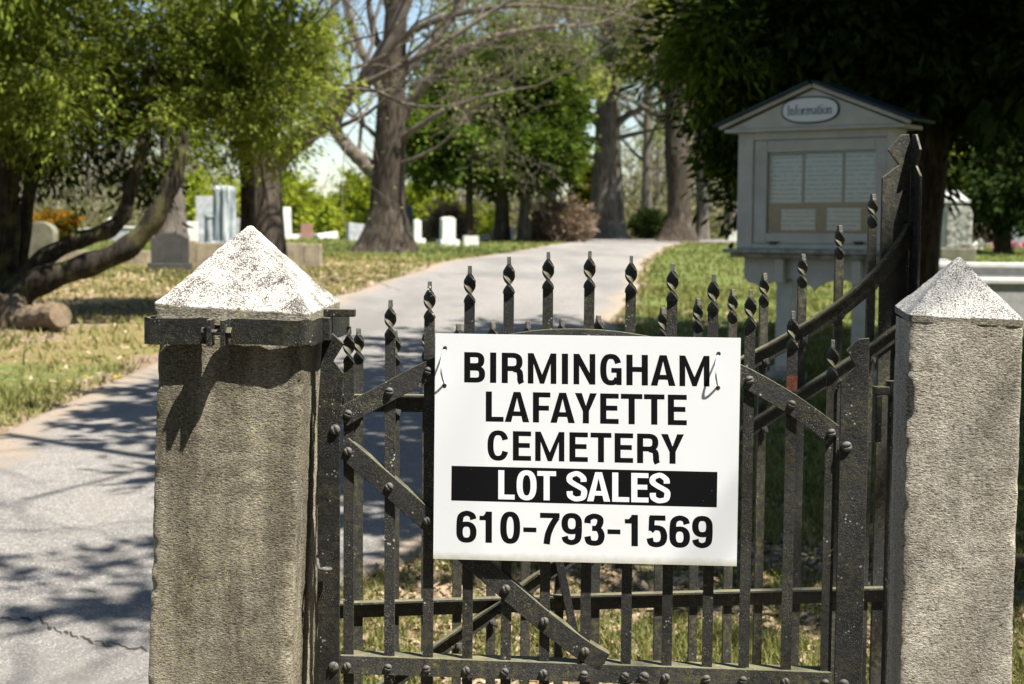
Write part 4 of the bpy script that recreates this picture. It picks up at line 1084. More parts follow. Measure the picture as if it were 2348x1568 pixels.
def trunk_mesh(name, pts, rad, mat, parent, k=22, seed=1, fl=0.25, flare_h=0.8, rough=.06):
    """tapered trunk with root flare and fluting"""
    P = [Vector(p) for p in pts]; Q = []; RR = []
    for i in range(len(P) - 1):
        for s_ in np.linspace(0, 1, 8, endpoint=False): Q.append(P[i].lerp(P[i + 1], s_)); RR.append(rad[i] + (rad[i + 1] - rad[i]) * s_)
    Q.append(P[-1]); RR.append(rad[-1])
    # smooth the centre line
    for _ in range(4): Q = [Q[0]] + [(Q[i - 1] + Q[i] * 2 + Q[i + 1]) / 4 for i in range(1, len(Q) - 1)] + [Q[-1]]
    v = []
    for q, r in zip(Q, RR):
        h_ = q.z - Q[0].z
        for j in range(k + 1):
            th = 2 * math.pi * j / k
            f_ = fl * math.exp(-max(h_, 0) / flare_h)
            nse = float(vnoise(math.cos(th) * 2.4 + seed, math.sin(th) * 2.4, q.z * .5, seed)); n2 = float(vnoise(math.cos(th) * 6, math.sin(th) * 6 + seed, q.z * 1.6, seed + 2))
            rr = r * (1 + f_ * (1 + 1.3 * nse) + rough * nse + rough * .6 * n2)
            v.append((q.x + rr * math.cos(th), q.y + rr * math.sin(th), q.z))
    return grid_mesh(name, np.array(v).reshape(len(Q), k + 1, 3), mat, parent, smooth=True)

def zg(x, y): return float(gz(x, y))

# ------------------------------------------------------------------ left cedar with curving stems (trunks on the left edge)
def px_path(l, D): return [at(px, py, d_) for (px, py), d_ in zip(l, D if hasattr(D, '__len__') else [D] * len(l))]
ce = empty('spreading_cedar', (at(20, 700, 16.6).x, 16.6, 0)); 
tag(ce, 'cedar at the left edge with several dark curving stems and drooping green sprays', 'tree', 'trees along the lane')
def child_world(o, parent):
    o.parent = parent; o.matrix_parent_inverse = parent.matrix_world.inverted(); return o
bpy.context.view_layer.update()
stems = [([(20, 712), (75, 648), (190, 612), (290, 575), (355, 505), (400, 410), (418, 350), (428, 300)], [.20, .19, .165, .155, .14, .12, .10, .04], 16.5),
         ([(10, 690), (90, 595), (170, 553), (250, 530), (285, 495), (300, 430), (330, 340), (350, 150)], [.15, .135, .12, .12, .11, .09, .085, .06], 16.9),
         ([(8, 720), (12, 560), (20, 380), (14, 200), (10, -40)], [.24, .19, .17, .15, .12], 17.0),
         ([(40, 690), (48, 560), (70, 420), (100, 300), (130, 160)], [.15, .12, .10, .09, .07], 17.3),
         ([(-60, 720), (-70, 400), (-90, 100)], [.2, .18, .12], 16.4)]
inv = ce.matrix_world.inverted()
for l, r_, D_ in stems:
    a = Acc(); P = [inv @ p for p in px_path(l, D_)]
    Q = []
    for i in range(len(P) - 1):
        for s_ in np.linspace(0, 1, 6, endpoint=False): Q.append((P[i].lerp(P[i + 1], s_), r_[i] + (r_[i + 1] - r_[i]) * s_))
    Q.append((P[-1], r_[-1])); pt = [q[0] for q in Q]
    for _ in range(5): pt = [pt[0]] + [(pt[i - 1] + pt[i] * 2 + pt[i + 1]) / 4 for i in range(1, len(pt) - 1)] + [pt[-1]]
    a.tube(pt, [q[1] * .76 * (1 + .10 * math.sin(i * 1.1)) for i, q in enumerate(Q)], 14); a.build('stem', M['bark_yew'], ce, smooth=True)
def blobs_px(l, inv_=None):
    """(px,py,D,rx_px,rz_px,ry_m)"""
    B = []
    for px, py, D_, rx, rz, ry in l:
        p = at(px, py, D_); s_ = D_ / FPX
        if inv_: p = inv_ @ p
        B.append((p.x, p.y, p.z, rx * s_, ry, rz * s_))
    return B
V = cloud(rng, 38000, blobs_px([(50, 110, 16.5, 170, 190, 1.4), (170, 190, 15.8, 110, 120, .9), (-60, 60, 16, 200, 260, 1.5), (190, 40, 16.8, 170, 130, 1.2), (330, 80, 17.2, 110, 110, 1.0), (20, 300, 17.2, 70, 70, .6), (120, 270, 16.2, 70, 80, .4), (420, 320, 17.0, 55, 60, .4), (330, 290, 17.4, 50, 50, .4), (395, 250, 16.6, 45, 60, .3)], inv), .075, .021, .65, .2, 28, .25, .55)
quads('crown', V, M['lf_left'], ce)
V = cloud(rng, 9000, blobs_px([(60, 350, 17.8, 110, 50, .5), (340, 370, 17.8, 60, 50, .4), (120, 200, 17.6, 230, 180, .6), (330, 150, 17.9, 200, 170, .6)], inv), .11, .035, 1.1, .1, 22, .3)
quads('inner_foliage', V, M['lf_dark'], ce)  # near-black leaf colour stands in for the shade inside the crown
V = cloud(rng, 5000, blobs_px([(120, -190, 15.4, 260, 110, 1.6), (330, -160, 16.4, 200, 90, 1.3), (-120, -150, 15, 200, 150, 1.6)], inv), .16, .06, .8, .1, 20, .36)
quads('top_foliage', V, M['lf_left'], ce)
# second cedar, sunlit, in front of the maple
c2 = empty('sunlit_cedar', (at(520, 500, 18.5).x, 18.5, 0)); tag(c2, 'bright sunlit cedar crown hanging in front of the forked maple', 'tree', 'trees along the lane')
bpy.context.view_layer.update(); inv = c2.matrix_world.inverted()
V = cloud(rng, 37000, blobs_px([(560, 100, 18.2, 120, 150, .9), (500, 220, 17.8, 90, 80, .5), (630, 210, 18, 80, 120, .6), (690, 80, 18.6, 70, 120, .6), (470, 30, 18.8, 110, 110, .8), (590, 300, 18.2, 65, 50, .3), (730, 170, 18.4, 40, 80, .3), (430, 170, 18.3, 60, 90, .5), (645, 315, 18.6, 36, 35, .25)], inv), .078, .022, .65, .2, 28, .25, .55)
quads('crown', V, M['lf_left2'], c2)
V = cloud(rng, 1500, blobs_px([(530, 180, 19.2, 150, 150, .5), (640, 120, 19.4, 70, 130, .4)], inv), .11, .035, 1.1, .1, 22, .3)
quads('inner_foliage', V, M['lf_dark'], c2)  # dark leaf colour again in place of shade behind the bright sprays
V = cloud(rng, 2500, blobs_px([(620, -150, 17.6, 170, 80, 1.1)], inv), .16, .06, .8, .1, 20, .36)
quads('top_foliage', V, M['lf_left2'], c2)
a = Acc(); tips = []; rr = random.Random(3)
pth = [inv @ p for p in px_path([(570, 720), (568, 430), (560, 250), (545, 60), (560, -80)], 19)]
a.tube(pth, [.10, .09, .08, .06, .04], 12)
for i in range(16):
    q = pth[2].lerp(pth[4], rr.random()); grow(a, q, Vector((rr.uniform(-1, 1.3), rr.uniform(-.4, .4), rr.uniform(-.3, .5))), 1.3, .03, 1, rr, tips)
a.build('trunk', M['bark_yew'], c2, smooth=True)

# fallen log and root lump
lg = Acc(); p0, p1 = at(58, 735, 16.0), at(139, 722, 15.6)
lg.tube([tuple(p0.lerp(p1, i / 9) + Vector((0, 0, .012 * math.sin(i * 2.1)))) for i in range(10)], [.135 + .006 * math.sin(i * 1.9) + R.uniform(-.003, .003) for i in range(10)], 14); o = lg.build('cut_log', M['wood_cut'], smooth=False)
tag(o, 'weathered cut log lying on bare earth under the curving cedar stems', 'log')
lg = Acc()
for i in range(9):
    b = at(20 + R.uniform(-30, 30), 715, 16.2); e_ = b + Vector((R.uniform(-.7, .6), R.uniform(-.6, .1), -.25)); lg.tube([tuple(b + Vector((0, 0, .12))), tuple(b.lerp(e_, .5) + Vector((0, 0, .08))), tuple(e_)], [.10, .07, .03], 8)
o = lg.build('surface_roots', M['wood_cut'], smooth=True); tag(o, 'tangle of brown roots at the foot of the left cedar', 'roots')

# ------------------------------------------------------------------ broadleaf trees
def tree(name, label, base_px, D, trunk, limbs, bark, seed, leaf=None, twig_depth=3, leaf_n=0, leaf_sz=(.07, .05), group='trees along the lane', kids=3, auto=0, auto_L=5, auto_z=(4, 12), ry=0.0, flare=.3):
    x = at(base_px[0], base_px[1], D).x; zb__ = zg(x, D)
    e = empty(name, (x, D, zb__)); tag(e, label, 'tree', group)
    mt = Matrix.Translation((-x, -D, -zb__))
    rnd = random.Random(seed)
    tp = [mt @ at(px, py, D) for px, py, r in trunk]; tp[0].z = -.15
    trunk_mesh('trunk', tp, [r for *_, r in trunk], bark, e, seed=seed, fl=flare, flare_h=.55)
    a = Acc(); tips = []
    for l, r0, r1 in limbs:
        P = [mt @ at(px, py, D + dy) for px, py, dy in l]
        Q = []
        for i in range(len(P) - 1):
            for s_ in np.linspace(0, 1, 5, endpoint=False): Q.append(P[i].lerp(P[i + 1], s_))
        Q.append(P[-1])
        for _ in range(3): Q = [Q[0]] + [(Q[i - 1] + Q[i] * 2 + Q[i + 1]) / 4 for i in range(1, len(Q) - 1)] + [Q[-1]]
        rad = [r0 + (r1 - r0) * i / (len(Q) - 1) for i in range(len(Q))]
        a.tube([tuple(q + Vector((rnd.gauss(0, .012), rnd.gauss(0, .02), 0)) * r0 * 6) for q in Q], rad, 10)
        for i in range(7, len(Q)):
            if rnd.random() < .34:
                dd = (Q[i] - Q[i - 1]).normalized(); sd2 = dd.cross(Vector((rnd.gauss(0, 1), rnd.gauss(0, 1), rnd.gauss(0, 1)))).normalized()
                grow(a, Q[i], (dd + sd2 * .9 + Vector((0, 0, .15))), rnd.uniform(1.3, 2.6) * min(1.2, rad[i] * 8 + .4), max(.015, rad[i] * .30), twig_depth, rnd, tips, kids=kids, wob=.26, minr=.006 * D / 42)
        grow(a, Q[-1], (Q[-1] - Q[-2]), 3.0, r1 * .9, twig_depth, rnd, tips, kids=kids, minr=.006 * D / 42)
    for i in range(auto):
        t = i / max(1, auto - 1); z_ = auto_z[0] + (auto_z[1] - auto_z[0]) * t
        # trunk point at that height
        for u_, w2 in zip(tp[:-1], tp[1:]):
            if u_.z <= z_ <= w2.z: base = u_.lerp(w2, (z_ - u_.z) / (w2.z - u_.z)); break
        else: base = tp[-1]
        th = i * 2.4 + rnd.random(); grow(a, base, Vector((math.cos(th), math.sin(th) * .7, .45 + .4 * t)), auto_L * (1 - .35 * t) * rnd.uniform(.8, 1.2), .11 * (1 - .4 * t), twig_depth + 1, rnd, tips, kids=kids, minr=.006 * D / 42)
    a.build('branches', bark if twig_depth < 1 else M['twig'], e, smooth=True)
    if leaf and leaf_n and tips:
        T = np.array([tuple(t[0]) for t in tips]); idx = rng.integers(0, len(T), leaf_n)
        P = T[idx] + rng.normal(size=(leaf_n, 3)) * .32
        ax = rng.normal(size=(leaf_n, 3)); ax /= np.linalg.norm(ax, axis=1, keepdims=True); sd3 = np.cross(ax, rng.normal(size=(leaf_n, 3))); sd3 /= np.linalg.norm(sd3, axis=1, keepdims=True)
        L, W2 = leaf_sz[0] * (.5 + rng.random((leaf_n, 1))), leaf_sz[1] * (.5 + rng.random((leaf_n, 1)))
        quads('crown', np.stack([P, P + ax * L / 2 + sd3 * W2 / 2, P + ax * L, P + ax * L / 2 - sd3 * W2 / 2], 1), leaf, e)
    return e
# forked maple behind the left pillar
tree('forked_maple', 'bare forked tree behind the left gate pillar with one heavy leaning limb', (600, 600), 27,
     [(602, 610, .37), (600, 500, .345), (598, 420, .34), (596, 370, .36), (590, 300, .34), (570, 150, .28), (555, -60, .2)],
     [([(612, 400, 0), (655, 345, 0), (720, 300, -.2), (790, 230, -.3), (850, 170, -.4), (905, 70, -.5), (950, -60, -.6)], .20, .10),
      ([(800, 215, -.3), (900, 160, -.8), (1000, 110, -1), (1120, 30, -1)], .07, .03),
      ([(770, 250, -.3), (745, 130, -.2), (760, 20, 0)], .07, .03)],
     M['bark_oak'], 11, M['lf_pale'], 2, 1500, (.05, .035), kids=3)
tree('grey_background_tree', 'grey trunk rising behind the dark shaded headstone', (395, 590), 36, [(394, 600, .40), (392, 480, .32), (396, 380, .29), (402, 200, .22), (410, 20, .12)], [], M['bark_pale'], 77, M['lf_pale'], 2, 2500, (.08, .06), auto=7, auto_z=(3, 7), auto_L=3)
# the big central tree
tree('large_maple', 'large leafless tree with thick flared trunk standing left of the lane', (890, 578), 42,
     [(888, 580, .62), (888, 545, .56), (890, 480, .45), (892, 400, .43), (893, 330, .42), (898, 230, .36), (903, 120, .33), (908, 20, .28), (912, -80, .2)],
     [([(866, 400, 0), (835, 372, 0), (800, 342, 0), (770, 305, .4), (755, 270, .4), (740, 200, .5)], .24, .10),
      ([(905, 300, 0), (935, 240, 0), (985, 180, -.3), (1050, 120, -.5), (1120, 85, -.5), (1250, 60, -.5), (1330, 60, 0)], .17, .05),
      ([(900, 200, 0), (940, 150, .2), (1000, 90, .2), (1060, 10, .4), (1090, -40, .4)], .15, .06),
      ([(900, 330, 0), (960, 290, -.5), (1020, 250, -.8), (1090, 225, -1), (1180, 205, -1)], .10, .03),
      ([(895, 250, 0), (860, 190, -.3), (830, 120, -.3), (800, 30, 0), (790, -40, 0)], .14, .06),
      ([(902, 160, 0), (860, 90, .3), (845, 20, .3), (850, -60, .3)], .13, .06),
      ([(900, 380, 0), (950, 365, -.6), (1010, 335, -.9), (1060, 280, -1)], .07, .02),
      ([(888, 340, 0), (850, 300, .4), (800, 260, .4), (760, 235, .4)], .08, .03),
      ([(905, 110, 0), (960, 60, -.4), (1050, 30, -.6), (1180, 10, -.6), (1320, 20, -.4)], .12, .04)],
     M['bark_oak'], 6, M['lf_pale'], 3, 6500, (.085, .06), kids=3, flare=.55)
# pair of tall tulip trees and the burred tree right of the lane
tree('tall_tulip_tree', 'tall straight grey trunked tree at the crest right of the lane', (1388, 548), 64,
     [(1384, 550, .80), (1384, 500, .56), (1386, 420, .50), (1388, 330, .46), (1390, 250, .42), (1392, 120, .34), (1394, -60, .22)],
     [([(1395, 300, 0), (1440, 262, 0), (1490, 240, 0)], .2, .08), ([(1400, 320, 0), (1450, 308, .4), (1510, 295, .5)], .13, .06),
      ([(1380, 290, 0), (1340, 250, -.5), (1300, 215, -.6)], .18, .07), ([(1378, 320, 0), (1345, 318, -.5), (1305, 330, -.6)], .10, .04),
      ([(1390, 200, 0), (1340, 120, 0), (1300, 40, 0)], .2, .07), ([(1392, 180, 0), (1450, 90, 0), (1490, -20, 0)], .2, .07)],
     M['bark_pale'], 8, M['lf_spring'], 2, 16000, (.20, .14), kids=3, flare=.45)
tree('slender_tulip_tree', 'slimmer pale trunk standing just behind the tall tree at the crest', (1415, 546), 68,
     [(1415, 549, .36), (1412, 420, .30), (1408, 300, .26), (1405, 100, .2)], [], M['bark_pale'], 9, M['lf_spring'], 2, 2500, (.2, .14), auto=5, auto_z=(7, 12), auto_L=4)
tree('burred_tree', 'gnarled burr covered tree near the kiosk side of the crest', (1553, 540), 61,
     [(1553, 545, .66), (1556, 500, .46), (1556, 420, .44), (1552, 360, .50), (1550, 300, .44), (1548, 250, .42), (1556, 120, .30), (1560, -50, .2)],
     [([(1545, 290, 0), (1500, 258, 0), (1455, 235, .3)], .17, .07), ([(1560, 280, 0), (1600, 200, 0), (1640, 100, 0)], .2, .08), ([(1545, 260, 0), (1500, 160, 0), (1470, 60, 0)], .18, .07),
      ([(1556, 200, 0), (1600, 60, 0), (1620, -40, 0)], .16, .07)],
     M['bark_oak'], 10, M['lf_spring'], 2, 14000, (.20, .14), kids=3, flare=.5)
tree('pale_slim_tree', 'slim pale trunk left of the kiosk', (1610, 541), 66, [(1611, 544, .28), (1609, 440, .26), (1606, 330, .24), (1602, 180, .18)], [], M['bark_pale'], 12, M['lf_spring'], 2, 3500, (.2, .14), auto=5, auto_z=(6, 10), auto_L=4)
# foliage between / above in the top middle: more spring-leaved trees further back
for i, (px, D_, h_, lab, n_) in enumerate([(1260, 88, 14, 'airy spring leaved tree rising behind the round arborvitae group', 9000), (1480, 84, 15, 'airy spring leaved tree between the two big trunks at the crest', 9000), (1680, 80, 14, 'airy spring leaved tree behind the kiosk roof', 8000)]):
    x = at(px, 500, D_).x; e_b = zg(x, D_)
    top = 533 - (e_b + h_ - 1.55) / D_ * FPX
    tree('spring_tree', lab, (px, 545), D_, [(px, 548, .34), (px + 3, 400, .27), (px + 6, 200, .2), (px + 8, top, .08)], [], M['bark_pale'], 30 + i, M['lf_spring'], 2, n_, (.24, .16), auto=13, auto_z=(3.5, h_ - 1.5), auto_L=5.5, group='airy trees beyond the crest')

# arborvitae group in the middle
def conifer(name, label, px, D, trunk_r, blobs, n_, mat, sz, seed, bark=None, group=None, tr_h=3.0, lean=0):
    x = at(px, 540, D).x; zb__ = zg(x, D); e = empty(name, (x, D, zb__)); tag(e, label, 'tree', group)
    bpy.context.view_layer.update(); inv = e.matrix_world.inverted()
    trunk_mesh('trunk', [(0, 0, -.1), (lean * .3, 0, tr_h * .5), (lean, 0, tr_h)], [trunk_r, trunk_r * .85, trunk_r * .6], bark or M['bark_oak'], e, k=14, seed=seed, fl=.35)
    quads('crown', cloud(np.random.default_rng(seed), n_, blobs_px(blobs, inv), sz[0], sz[1], .3, .45, 16, sz[2], .25), mat, e)
    return e
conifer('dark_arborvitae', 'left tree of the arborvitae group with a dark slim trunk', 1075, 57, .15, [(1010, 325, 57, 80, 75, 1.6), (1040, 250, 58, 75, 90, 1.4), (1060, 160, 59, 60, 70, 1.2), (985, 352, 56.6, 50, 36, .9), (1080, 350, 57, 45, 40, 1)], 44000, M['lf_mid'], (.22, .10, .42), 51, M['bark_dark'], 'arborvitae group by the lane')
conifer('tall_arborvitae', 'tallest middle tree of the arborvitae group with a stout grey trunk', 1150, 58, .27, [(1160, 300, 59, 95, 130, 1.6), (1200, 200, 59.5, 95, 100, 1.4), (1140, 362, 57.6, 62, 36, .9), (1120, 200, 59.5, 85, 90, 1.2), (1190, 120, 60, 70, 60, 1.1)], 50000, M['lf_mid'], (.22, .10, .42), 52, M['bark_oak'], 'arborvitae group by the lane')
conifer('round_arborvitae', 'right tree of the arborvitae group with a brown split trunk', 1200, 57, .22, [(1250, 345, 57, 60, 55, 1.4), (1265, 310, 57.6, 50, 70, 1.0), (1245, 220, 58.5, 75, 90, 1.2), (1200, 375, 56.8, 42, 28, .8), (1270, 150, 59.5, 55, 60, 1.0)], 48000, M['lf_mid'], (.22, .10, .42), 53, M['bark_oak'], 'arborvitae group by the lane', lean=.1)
conifer('narrow_conifer', 'narrow olive conifer beside the tall trunk at the crest', 1352, 72, .15, [(1352, 480, 72, 22, 70, .8), (1354, 420, 72, 14, 50, .6)], 5000, M['lf_yellow'], (.3, .12, .4), 54, group=None)

# shrubs
def bush(name, label, px, py, D, rx, rz, n_, mat, sz=(.14, .05, .2), group=None, extra=None, cat='bush', base=None):
    B = blobs_px([(px, py, D, rx, rz, rx * D / FPX * .9)]); c_ = B[0]; zb__ = zg(c_[0], D)
    e = empty(name, (c_[0], D, zb__)); tag(e, label, cat, group)
    lb = [(0, 0, c_[2] - zb__, c_[3], c_[4], c_[5])]
    quads('foliage', cloud(np.random.default_rng(int(px)), n_, lb, sz[0], sz[1], .1, .4, 12, sz[2]), mat, e)
    a = Acc(); rn = random.Random(int(px)); tp = []
    for i in range(7): grow(a, Vector((rn.uniform(-.1, .1), rn.uniform(-.1, .1), -.05)), Vector((rn.uniform(-.8, .8), rn.uniform(-.5, .5), 1)), max(.3, (c_[2] - zb__) * 1.3), .02, 1, rn, tp)
    a.build('stems', M['twig'], e)
    if extra: quads('new_growth', cloud(np.random.default_rng(int(px) + 1), n_ // 2, [(-.05, 0, c_[2] - zb__ + c_[5] * .45, c_[3] * .95, c_[4], c_[5] * .55)], sz[0], sz[1], .1, .5, 12, sz[2]), extra, e)
    return e
bush('round_brown_bush', 'large round brown leafless bush beside the lane at the crest', 1277, 514, 58, 58, 38, 24000, M['lf_brown'], (.22, .035, .22))
bush('brown_bush', 'dark brown bush behind the pale headstone with stepped foot', 1030, 512, 64, 42, 40, 7000, M['lf_brown'], (.2, .04, .25))
bush('orange_tipped_bush', 'rounded bush with bright orange new growth behind the mossy headstone', 125, 525, 40, 46, 34, 6000, M['lf_yellow'], (.10, .05, .10), extra=M['lf_orange'])
bush('yellow_green_bush', 'bright yellow green shrub left of the big flared trunk', 838, 528, 60, 26, 22, 2200, M['lf_bright'], (.2, .1, .2))
bush('yellow_green_bush', 'small golden green shrub between the white markers', 788, 530, 62, 18, 18, 1500, M['lf_bright'], (.2, .1, .2))
bush('russet_shrub', 'low russet shrub behind the far right gravestones', 2262, 515, 62, 40, 26, 3500, M['lf_brown'], (.2, .05, .2))
bush('dark_evergreen_shrub', 'small dark shrub between the trunks at the crest', 1488, 515, 74, 26, 24, 2500, M['lf_dark'], (.25, .1, .25))
# spring-green trees in the middle distance
def blobtree(name, label, px, D, blobs, n_, mat, sz, group=None, seed=1):
    return conifer(name, label, px, D, .2, blobs, n_, mat, sz, seed, M['bark_pale'], group, tr_h=3.5)
blobtree('lime_green_tree', 'lime green leafy tree left of the big flared trunk', 815, 92, [(818, 485, 92, 58, 45, 2), (838, 440, 92, 36, 40, 1.6), (775, 500, 91, 35, 35, 1.2), (870, 500, 91, 40, 40, 1.2)], 9000, M['lf_bright'], (.34, .18, .6), 'green trees below the crest', 61)
blobtree('lime_green_tree', 'lime green tree showing between the forked maple and pale tablet', 695, 95, [(685, 495, 95, 50, 42, 2), (655, 440, 95, 32, 45, 1.5), (735, 510, 94, 35, 30, 1.2)], 8000, M['lf_bright'], (.34, .18, .6), 'green trees below the crest', 62)
blobtree('lime_green_tree', 'lime green foliage low behind the dark round topped monument', 965, 96, [(960, 480, 96, 45, 50, 1.6), (1010, 490, 95, 45, 35, 1.5), (1100, 510, 95, 40, 22, 1.2)], 7000, M['lf_bright'], (.34, .18, .6), 'green trees below the crest', 63)
blobtree('lime_green_tree', 'lime green foliage seen left of the forked maple trunk', 455, 90, [(440, 470, 90, 35, 60, 1.6), (555, 480, 90, 25, 60, 1.3)], 4500, M['lf_bright'], (.34, .18, .6), 'green trees below the crest', 64)
blobtree('light_green_tree', 'light green tree right of the dark cedar trunk behind the capped monument', 2200, 48, [(2205, 390, 48, 50, 60, 1.4), (2180, 340, 48, 40, 40, 1.2), (2290, 330, 50, 60, 60, 1.2)], 9000, M['lf_spring'], (.22, .12, .35), None, 65)
conifer('dark_background_conifer', 'dark conifer at the right edge behind the grey gravestone', 2300, 46, .2, [(2290, 440, 46, 60, 65, 1.5), (2370, 400, 46, 70, 110, 1.5), (2340, 300, 47, 80, 70, 1.5)], 22000, M['lf_dark'], (.22, .10, .35), 66, M['bark_dark'])

# ------------------------------------------------------------------ big dark cedar over the kiosk
bt = empty('shading_cedar', (at(2118, 600, 14.2).x, 14.2, zg(3.7, 14.2)))
tag(bt, 'huge dark cedar whose crown overhangs the kiosk and fills the upper right', 'tree')
bpy.context.view_layer.update(); inv = bt.matrix_world.inverted()
tp = [inv @ at(2098, 900, 14.2), inv @ at(2098, 640, 14.2), inv @ at(2118, 480, 14.2), inv @ at(2130, 330, 14.2), inv @ at(2135, 100, 14.2), inv @ at(2140, -150, 14.2)]
tp[0].z = -.1
trunk_mesh('trunk', tp, [.19, .175, .175, .19, .18, .15], M['bark_dark'], bt, seed=4, fl=.2, rough=.12)
BB = blobs_px([(1900, 20, 14.2, 250, 110, 1.2), (1780, 20, 14.2, 135, 100, .9), (2170, 70, 14.2, 250, 140, 1.2), (1800, 200, 14.9, 120, 110, .6), (1715, 280, 15.0, 50, 80, .4), (1740, 390, 15.2, 50, 60, .4), (2310, 90, 13.6, 130, 90, 1.0), (1950, 180, 15.2, 240, 90, .6), (1930, 320, 15.6, 200, 115, .6), (2230, 205, 14.2, 90, 40, .5)], inv)
BE = blobs_px([(1650, 50, 14.0, 80, 60, .6), (1610, 105, 14.0, 55, 40, .4), (1670, 170, 14.4, 65, 75, .5), (1710, 60, 14, 90, 80, .6), (1680, 320, 14.8, 38, 75, .3)], inv)
hi = [(5.2, 11.4, 5.6, 2.6, 2.8, 2.0), (3.6, 11.6, 5.8, 2.2, 2.2, 1.6), (5.6, 9.0, 5.6, 2.0, 2.2, 1.5), (6.5, 12.5, 4.2, 2.0, 2.2, 2.0), (4.2, 9.3, 6.3, 1.8, 1.8, 1.2), (4.8, 13, 7.5, 2.6, 2.6, 2)]
hi = [(x - bt.location.x, y - bt.location.y, z - bt.location.z, rx, ry, rz) for x, y, z, rx, ry, rz in hi]
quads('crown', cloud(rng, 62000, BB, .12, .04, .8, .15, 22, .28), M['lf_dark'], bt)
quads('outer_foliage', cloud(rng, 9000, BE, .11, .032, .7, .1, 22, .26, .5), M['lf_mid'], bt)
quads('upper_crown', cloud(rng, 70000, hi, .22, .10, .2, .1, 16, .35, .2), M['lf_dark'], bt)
a = Acc(); rr = random.Random(8); tips = []
for i in range(26):
    q = tp[2].lerp(tp[5], rr.random()); grow(a, q, Vector((rr.uniform(-1.2, 1), rr.uniform(-.1, .8), rr.uniform(.2, .8))), 1.5, .04, 2, rr, tips, kids=3)
a.build('branches', M['bark_dark'], bt, smooth=True)

# overhanging maple standing on the right of the gate, out of frame: its boughs shade the lane and dapple the pillars
mp = empty('overhanging_maple', (5.2, 4.0, zg(5.2, 4.0))); tag(mp, 'tall maple right of the gate whose high boughs cross above the lane', 'tree')
trunk_mesh('trunk', [(0, 0, -.1), (.05, 0, 2), (.1, .1, 4.5), (0, .1, 7)], [.34, .28, .25, .2], M['bark_oak'], mp, seed=14, fl=.3)
a = Acc(); tips = []; rr = random.Random(17)
for (tx, ty, tz) in ((-3.5, 3.5, 6.8), (-4.2, 5.2, 7.4), (-2.4, 5.2, 7.0), (-5.5, 3.6, 7.6), (-1.2, 3.8, 6.6), (-1.5, -2.6, 8.4), (-3.4, -3.0, 8.6), (.8, 1.8, 8.4)):
    P = [Vector((0, .1, 3.9 + .25 * tz * .3)), Vector((tx * .35, ty * .35, tz * .72)), Vector((tx * .7, ty * .7, tz * .93)), Vector((tx, ty, tz))]
    a.tube([tuple(p) for p in P], [.12, .09, .06, .035], 8)
    for k in range(7):
        q = P[1].lerp(P[3], rr.random()); grow(a, q, Vector((rr.gauss(0, 1), rr.gauss(0, 1), rr.uniform(0, .6))), 1.5, .025, 2, rr, tips, kids=3)
a.build('branches', M['bark_oak'], mp, smooth=True)
def toward(gx, gy, h_): return (gx + .4394 * h_ - 5.2, gy - .303 * h_ - 4.0, h_)
lb = []
for gx, gy, h_, rx, ry, rz in [(-1.6, 11.0, 6.4, 1.25, 2.1, .7), (-.6, 8.6, 6.4, 1.3, 1.5, .7), (.6, 10.6, 6.2, 1.3, 2.0, .7), (1.9, 9.0, 6.0, 1.6, 1.6, .8), (3.2, 10.2, 5.8, 1.6, 2, .8), (.9, 7.4, 6.2, 1.4, 1.0, .6), (-2.2, 10.6, 6.6, .6, .9, .4)]:
    x, y, z = toward(gx, gy, h_); lb.append((x, y, z, rx, ry, rz))
quads('crown', cloud(rng, 30000, lb, .17, .12, .3, .05, 14, .30, .2), M['lf_bright'], mp)
lb3 = []
for gx, gy, h_, rx, ry, rz in [(-3.5, -1.2, 6.5, 2.2, 1.6, 1.0), (-.5, -.6, 6.5, 2.2, 1.5, 1.0), (2.5, -.6, 6.5, 2.0, 1.5, 1.0), (-2, -4, 7.5, 3, 2.4, 1.4), (2, -4.4, 7.5, 3, 2.4, 1.4), (-1.6, .9, 6.2, 1.3, .6, .4), (.6, .9, 6.2, 1.3, .6, .4), (2.6, .9, 6.2, 1.3, .6, .4), (5.2, -1, 6.8, 1.8, 2.2, 1.2), (6.5, 3.0, 6.4, 1.7, 2.0, 1.2), (-5.8, -2, 7, 1.8, 2, 1)]:
    x, y, z = toward(gx, gy, h_); lb3.append((x, y, z, rx, ry, rz))
quads('added_rear_crown', cloud(rng, 40000, lb3, .30, .20, .3, .05, 14, .45, .2), M['lf_bright'], mp)  # foliage added out of view to shade the foreground and cut bounced light
# thin sprays that dapple the road and pillars
lb2 = []
for gx, gy, h_, rx, ry, rz in [(-1.6, 6.4, 8, .9, .7, .4), (1.0, 4.3, 8.2, .5, .4, .4), (1.4, 6.3, 7.2, 1.0, .5, .4)]:
    x, y, z = toward(gx, gy, h_); lb2.append((x, y, z, rx, ry, rz))
quads('outer_sprays', cloud(rng, 900, lb2, .15, .10, .2, .05, 8, .22, .2), M['lf_bright'], mp)

for i, (x, y, r_, lab) in enumerate(((-6.5, -9.5, 3.6, 'unseen tree added behind the camera to block sky light, left side'), (.5, -10.5, 3.8, 'unseen tree added behind the camera to block sky light, middle'), (7.5, -9, 3.6, 'unseen tree added behind the camera to block sky light, right side'))):  # added out of view to keep sky fill off the gate and pillars
    e = empty('sky_blocking_tree', (x, y, zg(x, y))); tag(e, lab, 'tree', 'added trees that block the sky')
    trunk_mesh('trunk', [(0, 0, -.1), (.1, 0, 2), (0, .1, 4.5)], [.32, .26, .2], M['bark_oak'], e, seed=40 + i)
    quads('crown', cloud(np.random.default_rng(70 + i), 16000, [(0, 0, 4.6, r_, 2.6, 3.3), (0, 0, 2.2, r_ * .9, 2.0, 1.6)], .42, .26, .2, .1, 12, .5, .2), M['lf_dark'], e)

